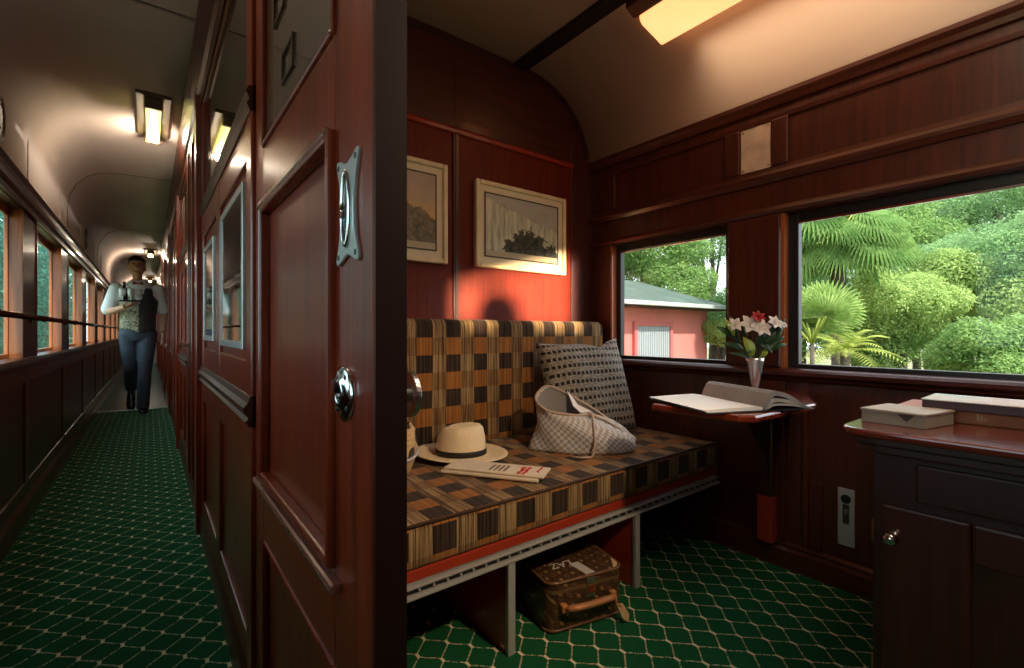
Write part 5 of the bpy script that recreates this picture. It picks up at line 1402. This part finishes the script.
def tree(name, label, cat, c, rad, n, size, m_, seed, group, squash=0.8, trunk=True, nb=9):
    rg = random.Random(seed)
    o = thing(name, label, cat, (c[0], c[1], GZ), group=group)
    bl = [(c[0], c[1], c[2], rad * 0.7, rad * 0.7, rad * 0.7 * squash)]
    for i in range(nb):
        a = 2 * PI * i / nb + rg.uniform(-0.4, 0.4); e = rg.uniform(-0.7, 0.9)
        q = rad * rg.uniform(0.50, 0.72); s_ = rad * rg.uniform(0.28, 0.46)
        bl.append((c[0] + q * math.cos(a) * math.cos(e), c[1] + q * math.sin(a) * math.cos(e), c[2] + q * math.sin(e) * squash, s_, s_, s_ * 0.8))
    leaf_cloud('foliage', bl, int(n * 1.9), size * 0.66, m_, o, seed)
    mb = MB()
    zb = GZ; top = c[2]
    mb.tube([(c[0], c[1], zb - 0.05), (c[0] + 0.05, c[1] - 0.03, zb + (top - zb) * 0.5), (c[0], c[1], top)], [0.14 * rad * 0.5 + 0.03, 0.10 * rad * 0.5 + 0.02, 0.05], 10)
    for b in bl[1:6]:
        mb.tube([(c[0], c[1], zb + (top - zb) * 0.55), ((c[0] + b[0]) / 2, (c[1] + b[1]) / 2, (top + b[2]) / 2 - 0.1), b[:3]], [0.05 * rad * 0.5 + 0.015, 0.03, 0.012], 8)
    mb.build('trunk', BARK, o, smooth=True)
    return o
G1 = 'leafy trees and shrubs outside the large window'
trees = [
    ('shrub', 'pale green shrub in the middle of the large window, right of the palms', 'shrub', at(900, 305, 8.0), 1.05, 15000, 0.085, LG[0], 1),
    ('shrub', 'tall pale shrub at the right edge of the large window', 'shrub', at(1010, 265, 8.5), 1.55, 20000, 0.09, LG[2], 2),
    ('shrub', 'low bright shrub at the bottom right of the large window', 'shrub', at(985, 352, 6.5), 0.75, 12000, 0.075, LG[1], 3),
    ('shrub', 'yellowish green shrub between the middle shrub and the tall one', 'shrub', at(955, 285, 8.8), 1.15, 16000, 0.085, LG[0], 4),
    ('tree', 'mid green tree high behind the palm crown', 'tree', at(875, 235, 12.5), 1.7, 16000, 0.12, LG[1], 5),
    ('tree', 'large airy tree at the upper right of the large window', 'tree', at(1000, 215, 13.0), 2.3, 22000, 0.12, LG[2], 6),
    ('tree', 'blue green tree far behind the shrubs, below the patch of sky', 'tree', at(930, 265, 15.0), 2.2, 18000, 0.14, LG[2], 7),
    ('shrub', 'dark low shrub behind the feathery palm', 'shrub', at(880, 340, 8.5), 0.95, 11000, 0.08, LG[1], 8),
    ('shrub', 'shrub beyond the right edge of the large window', 'shrub', at(1085, 300, 7.5), 1.5, 14000, 0.09, LG[0], 9),
    ('tree', 'tall tree beyond the right edge of the large window', 'tree', at(1130, 240, 10.0), 2.2, 16000, 0.12, LG[1], 10),
    ('shrub', 'green shrub behind the pillar between the two windows', 'shrub', at(765, 305, 11.0), 1.1, 11000, 0.09, LG[1], 11),
    ('tree', 'dark tree behind the pillar, left of the fan palm', 'tree', at(800, 245, 14.0), 2.0, 14000, 0.13, LG[1], 15),
    ('shrub', 'dense low shrub far behind the feathery palm, closing the view to the horizon', 'shrub', at(840, 322, 13.5), 1.5, 12000, 0.11, LG[1], 31),
    ('shrub', 'dense low shrub far behind the middle shrub, closing the view to the horizon', 'shrub', at(915, 325, 13.0), 1.5, 12000, 0.11, LG[0], 32),
    ('shrub', 'dense shrub far behind the tall pale shrub', 'shrub', at(985, 315, 12.0), 1.6, 12000, 0.11, LG[1], 33),
    ('tree', 'green tree between the fan palms and the shrubs, far back', 'tree', at(855, 275, 16.5), 1.9, 14000, 0.13, LG[2], 34),
]
for a in trees:
    tree(a[0], a[1], a[2], a[3], a[4], a[5], a[6], a[7], a[8], G1)
G2 = 'trees around the pink house'
tree('tree', 'broad green tree rising behind the roof of the pink house', 'tree', at(650, 245, 15.5), 2.1, 18000, 0.14, LG[1], 12, G2)
tree('shrub', 'dense tall shrub right behind the roof of the pink house', 'shrub', at(672, 285, 15.0), 1.5, 14000, 0.12, LG[1], 35, G2)
tree('shrub', 'dense shrub beyond the house at the right side of the small window', 'shrub', at(718, 318, 16.5), 1.5, 12000, 0.12, LG[2], 36, G2)
tree('tree', 'airy green tree behind the house at the right of the small window', 'tree', at(712, 236, 17.0), 1.9, 9000, 0.14, LG[2], 13, G2)
tree('tree', 'far tree behind the left end of the house roof', 'tree', at(600, 255, 16.0), 2.0, 12000, 0.14, LG[1], 16, G2)
tree('shrub', 'small bright shrub growing at the right corner of the pink house', 'shrub', at(722, 333, 11.6), 0.62, 7000, 0.08, LG[0], 14, G2)
tree('shrub', 'rounded yellowish shrub in front of the grey shutter of the house', 'shrub', at(650, 372, 9.2), 0.42, 4000, 0.06, LG[3], 17, G2)

# fan palms
def fan(mb, base, d, up, rad, n=28, spread=3.3, droop=0.35, wq=0.038):
    base = Vector(base); d = Vector(d).normalized(); up = Vector(up).normalized(); sd_ = d.cross(up).normalized(); up = sd_.cross(d)
    for i in range(n):
        a = -spread / 2 + spread * i / (n - 1)
        dd = d * math.cos(a) + sd_ * math.sin(a)
        L = rad * (0.86 + 0.14 * math.cos(a)); w_ = rad * wq
        pd = dd.cross(up).normalized()
        vs = []
        for t, q in ((0.05, 0.3), (0.35, 0.9), (0.6, 1.0), (0.82, 0.6), (1.0, 0.06)):
            c = base + dd * L * t + up * (0.05 * rad * t) - Vector((0, 0, 1)) * droop * rad * max(0, t - 0.45) ** 2 * 2.2
            vs += [tuple(c - pd * w_ * q + up * 0.012), tuple(c - up * 0.012), tuple(c + pd * w_ * q + up * 0.012)]
        fs = []
        for k in range(4):
            for j in range(2): q0 = k * 3 + j; fs.append((q0, q0 + 1, q0 + 4, q0 + 3))
        mb.add(vs, fs)
def fan_palm(label, c, rad, nl, m_, seed, upright=False, trunk=0.10):
    rg = random.Random(seed)
    o = thing('fan_palm', label, 'palm', (c[0], c[1], GZ), group='palms outside the large window')
    mb = MB(); st_ = MB()
    for i in range(nl):
        a = 2 * PI * i / nl * 2.4 + rg.uniform(-0.3, 0.3)
        e = rg.uniform(0.75, 1.3) if upright else rg.uniform(-0.55, 1.1)
        d = Vector((math.cos(a) * math.cos(e), math.sin(a) * math.cos(e), math.sin(e)))
        pl_ = rad * rg.uniform(0.55, 0.9)
        tip = Vector(c) + d * pl_
        st_.tube([c, tuple(Vector(c) + d * pl_ * 0.5 + Vector((0, 0, 0.03))), tuple(tip)], 0.012, 6)
        dn = (d + Vector((0, 0, 0.3 if upright else -0.95))).normalized()
        fan(mb, tip, dn, (Vector((-0.45, -0.30, 0.55)) + d * 0.8) if not upright else Vector((-0.8, -0.5, 0.15)), rad * rg.uniform(0.75, 1.0), droop=0.15 if upright else 0.5)
    f_ = mb.build('fronds', m_, o); st_.build('leaf_stalks', LG[3], o, smooth=True)
    mb = MB(); mb.tube([(c[0], c[1], GZ - 0.05), (c[0] + 0.04, c[1], (GZ + c[2]) / 2), tuple(c)], [trunk * 1.3, trunk, trunk * 1.1], 12)
    mb.build('trunk', BARK, o, smooth=True)
    return o
fan_palm('tall fan palm with drooping dark green fans at the upper left of the large window', at(838, 235, 7.5), 0.62, 36, LG[1], 21)
fan_palm('young fan palm with upright yellow green fans at the left edge of the large window', at(812, 345, 5.4), 0.46, 8, LG[0], 22, upright=True, trunk=0.022)
fan_palm('second tall fan palm behind the first, at the left edge of the large window', at(795, 225, 10.5), 0.75, 30, LG[1], 23)
# feathery palm
fp_ = thing('feathery_palm', 'low feathery palm with arching yellow green fronds below the fan palm', 'palm', (*at(848, 350, 5.6)[:2], GZ))
c = Vector(at(845, 352, 5.6)); mb = MB(); rg = random.Random(5)
for i in range(26):
    a = 2 * PI * i * 0.381966 * 1.0; e = rg.uniform(0.15, 1.2); L = rg.uniform(0.45, 0.72)
    h = Vector((math.cos(a), math.sin(a), 0)); sd_ = Vector((-h.y, h.x, 0))
    prev = None
    for k in range(1, 17):
        t = k / 16
        p = c + h * L * t * math.cos(e) + Vector((0, 0, 1)) * (L * t * math.sin(e) - 0.55 * L * t * t)
        tang = (h * math.cos(e) + Vector((0, 0, math.sin(e) - 1.1 * t))).normalized()
        for s_ in (-1, 1):
            q = (sd_ * s_ + tang * 0.7 - Vector((0, 0, 0.25))).normalized() * L * 0.26 * math.sin(PI * min(1, t * 0.85 + 0.12))
            ww_ = tang * 0.011
            mb.add([tuple(p - ww_), tuple(p + ww_), tuple(p + q)], [(0, 1, 2)])
mb.build('fronds', LG[3], fp_)
mb = MB(); mb.tube([(c.x, c.y, GZ - 0.05), (c.x, c.y, c.z)], [0.06, 0.05], 12); mb.build('trunk', BARK, fp_, smooth=True)
# pale stone kerb behind the palm
kb = at(880, 358, 11)
struct('trim_31', MB().box(6.9, 7.3, 1.0, 3.4, GZ, 0.42), plain('pale_stone', (0.50, 0.48, 0.44), 0.9, var=0.15, scale=4), 'low pale stone wall glimpsed under the palms', 'garden wall')

# pink house
PINK = plain('pink_plaster', (0.66, 0.20, 0.17), 0.85, var=0.10, scale=1.5)
house = thing('house', 'small pink house with green hipped metal roof outside the small window', 'house', (7.6, 7.3, GZ))
HX0, HX1, HY0, HY1 = 4.0, 11.1, 6.30, 8.4
mb = MB(); mb.box(HX0, HX1, HY0, HY1, GZ, 1.50); mb.build('wall', PINK, house)
RO = Mat('green_tin_roof'); rx_, ry_, rz_ = RO.xyz(); rn = RO.noise(2.0, 4)
RO.base(RO.ramp(rn, [(0.3, (0.018, 0.045, 0.030)), (0.7, (0.05, 0.085, 0.06))])).set(rough=0.5); RO.bump((rx_ * 42.0).sin(), 0.6, 0.02)
mb = MB(); e = 0.42; ez = 1.55; rdg = 2.20
mb.add([(HX0 - e, HY0 - e, ez), (HX1 + e, HY0 - e, ez), (HX1 + e, HY1 + e, ez), (HX0 - e, HY1 + e, ez), (HX0 + 1.0, 7.35, rdg), (HX1 - 1.35, 7.35, rdg),
        (HX0 - e, HY0 - e, ez - 0.03), (HX1 + e, HY0 - e, ez - 0.03), (HX1 + e, HY1 + e, ez - 0.03), (HX0 - e, HY1 + e, ez - 0.03)],
       [(0, 1, 5, 4), (1, 2, 5), (2, 3, 4, 5), (3, 0, 4), (6, 9, 8, 7), (0, 6, 7, 1), (1, 7, 8, 2), (2, 8, 9, 3), (3, 9, 6, 0)])
mb.build('roof', RO.m, house)
GUT = plain('pale_gutter', (0.40, 0.45, 0.42), 0.5)
mb = MB(); mb.box(HX0 - e, HX1 + e, HY0 - e - 0.06, HY0 - e + 0.02, ez - 0.07, ez + 0.02); mb.box(HX1 + e - 0.02, HX1 + e + 0.06, HY0 - e, HY1 + e, ez - 0.07, ez + 0.02)
mb.build('gutter', GUT, house, bev=0.01)
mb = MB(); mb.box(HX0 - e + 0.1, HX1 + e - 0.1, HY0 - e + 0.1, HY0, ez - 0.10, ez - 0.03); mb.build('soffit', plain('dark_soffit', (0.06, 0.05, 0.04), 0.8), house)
def house_window(x0, x1, z0, z1):
    f_ = MB()
    for (a, b, c_, d) in ((x0 - 0.10, x0, z0 - 0.06, z1 + 0.10), (x1, x1 + 0.10, z0 - 0.06, z1 + 0.10), (x0, x1, z1, z1 + 0.10), (x0, x1, z0 - 0.06, z0)):
        f_.box(a, b, HY0 - 0.07, HY0 + 0.01, c_, d)
    w_ = f_.build('window', plain('pink_surround', (0.50, 0.13, 0.12), 0.8) if 'pink_surround' not in bpy.data.materials else bpy.data.materials['pink_surround'], house)
    s_ = MB(); n = int((x1 - x0) / 0.075)
    for i in range(n):
        a = x0 + (x1 - x0) * i / n; s_.box(a + 0.006, a + (x1 - x0) / n - 0.012, HY0 - 0.045, HY0 - 0.015, z0, z1)
    s_.box(x0, x1, HY0 - 0.030, HY0 - 0.010, z0, z1)
    s_.build('shutter', plain('grey_shutter', (0.33, 0.36, 0.38), 0.6) if 'grey_shutter' not in bpy.data.materials else bpy.data.materials['grey_shutter'], w_)
house_window(8.22, 9.42, 0.25, 1.06)
house_window(5.6, 6.6, 0.25, 1.06)

struct('sky_blocker', MB().box(-3.6, -1.0, -6, 2.0, 2.60, 2.72), plain('blocker_grey', (0.22, 0.23, 0.22), 0.8), 'unseen added grey canopy outside the corridor windows', 'blocker')  # slab added out of view to cut skylight on the corridor floor
# hedge beyond the corridor windows
hg = leaf_cloud('hedge', [(-4.6, y, z, 1.2, 1.4, 1.2) for y in np.arange(10, 44, 1.5) for z in (-0.4, 0.8, 2.0, 3.2, 4.6)], 42000, 0.26, leaf_mat('teal_green_leaf', (0.05, 0.15, 0.12), (0.14, 0.30, 0.24)), None, 77)
tag(hg, 'tall blue green hedge outside the corridor windows', 'hedge', kind='stuff')
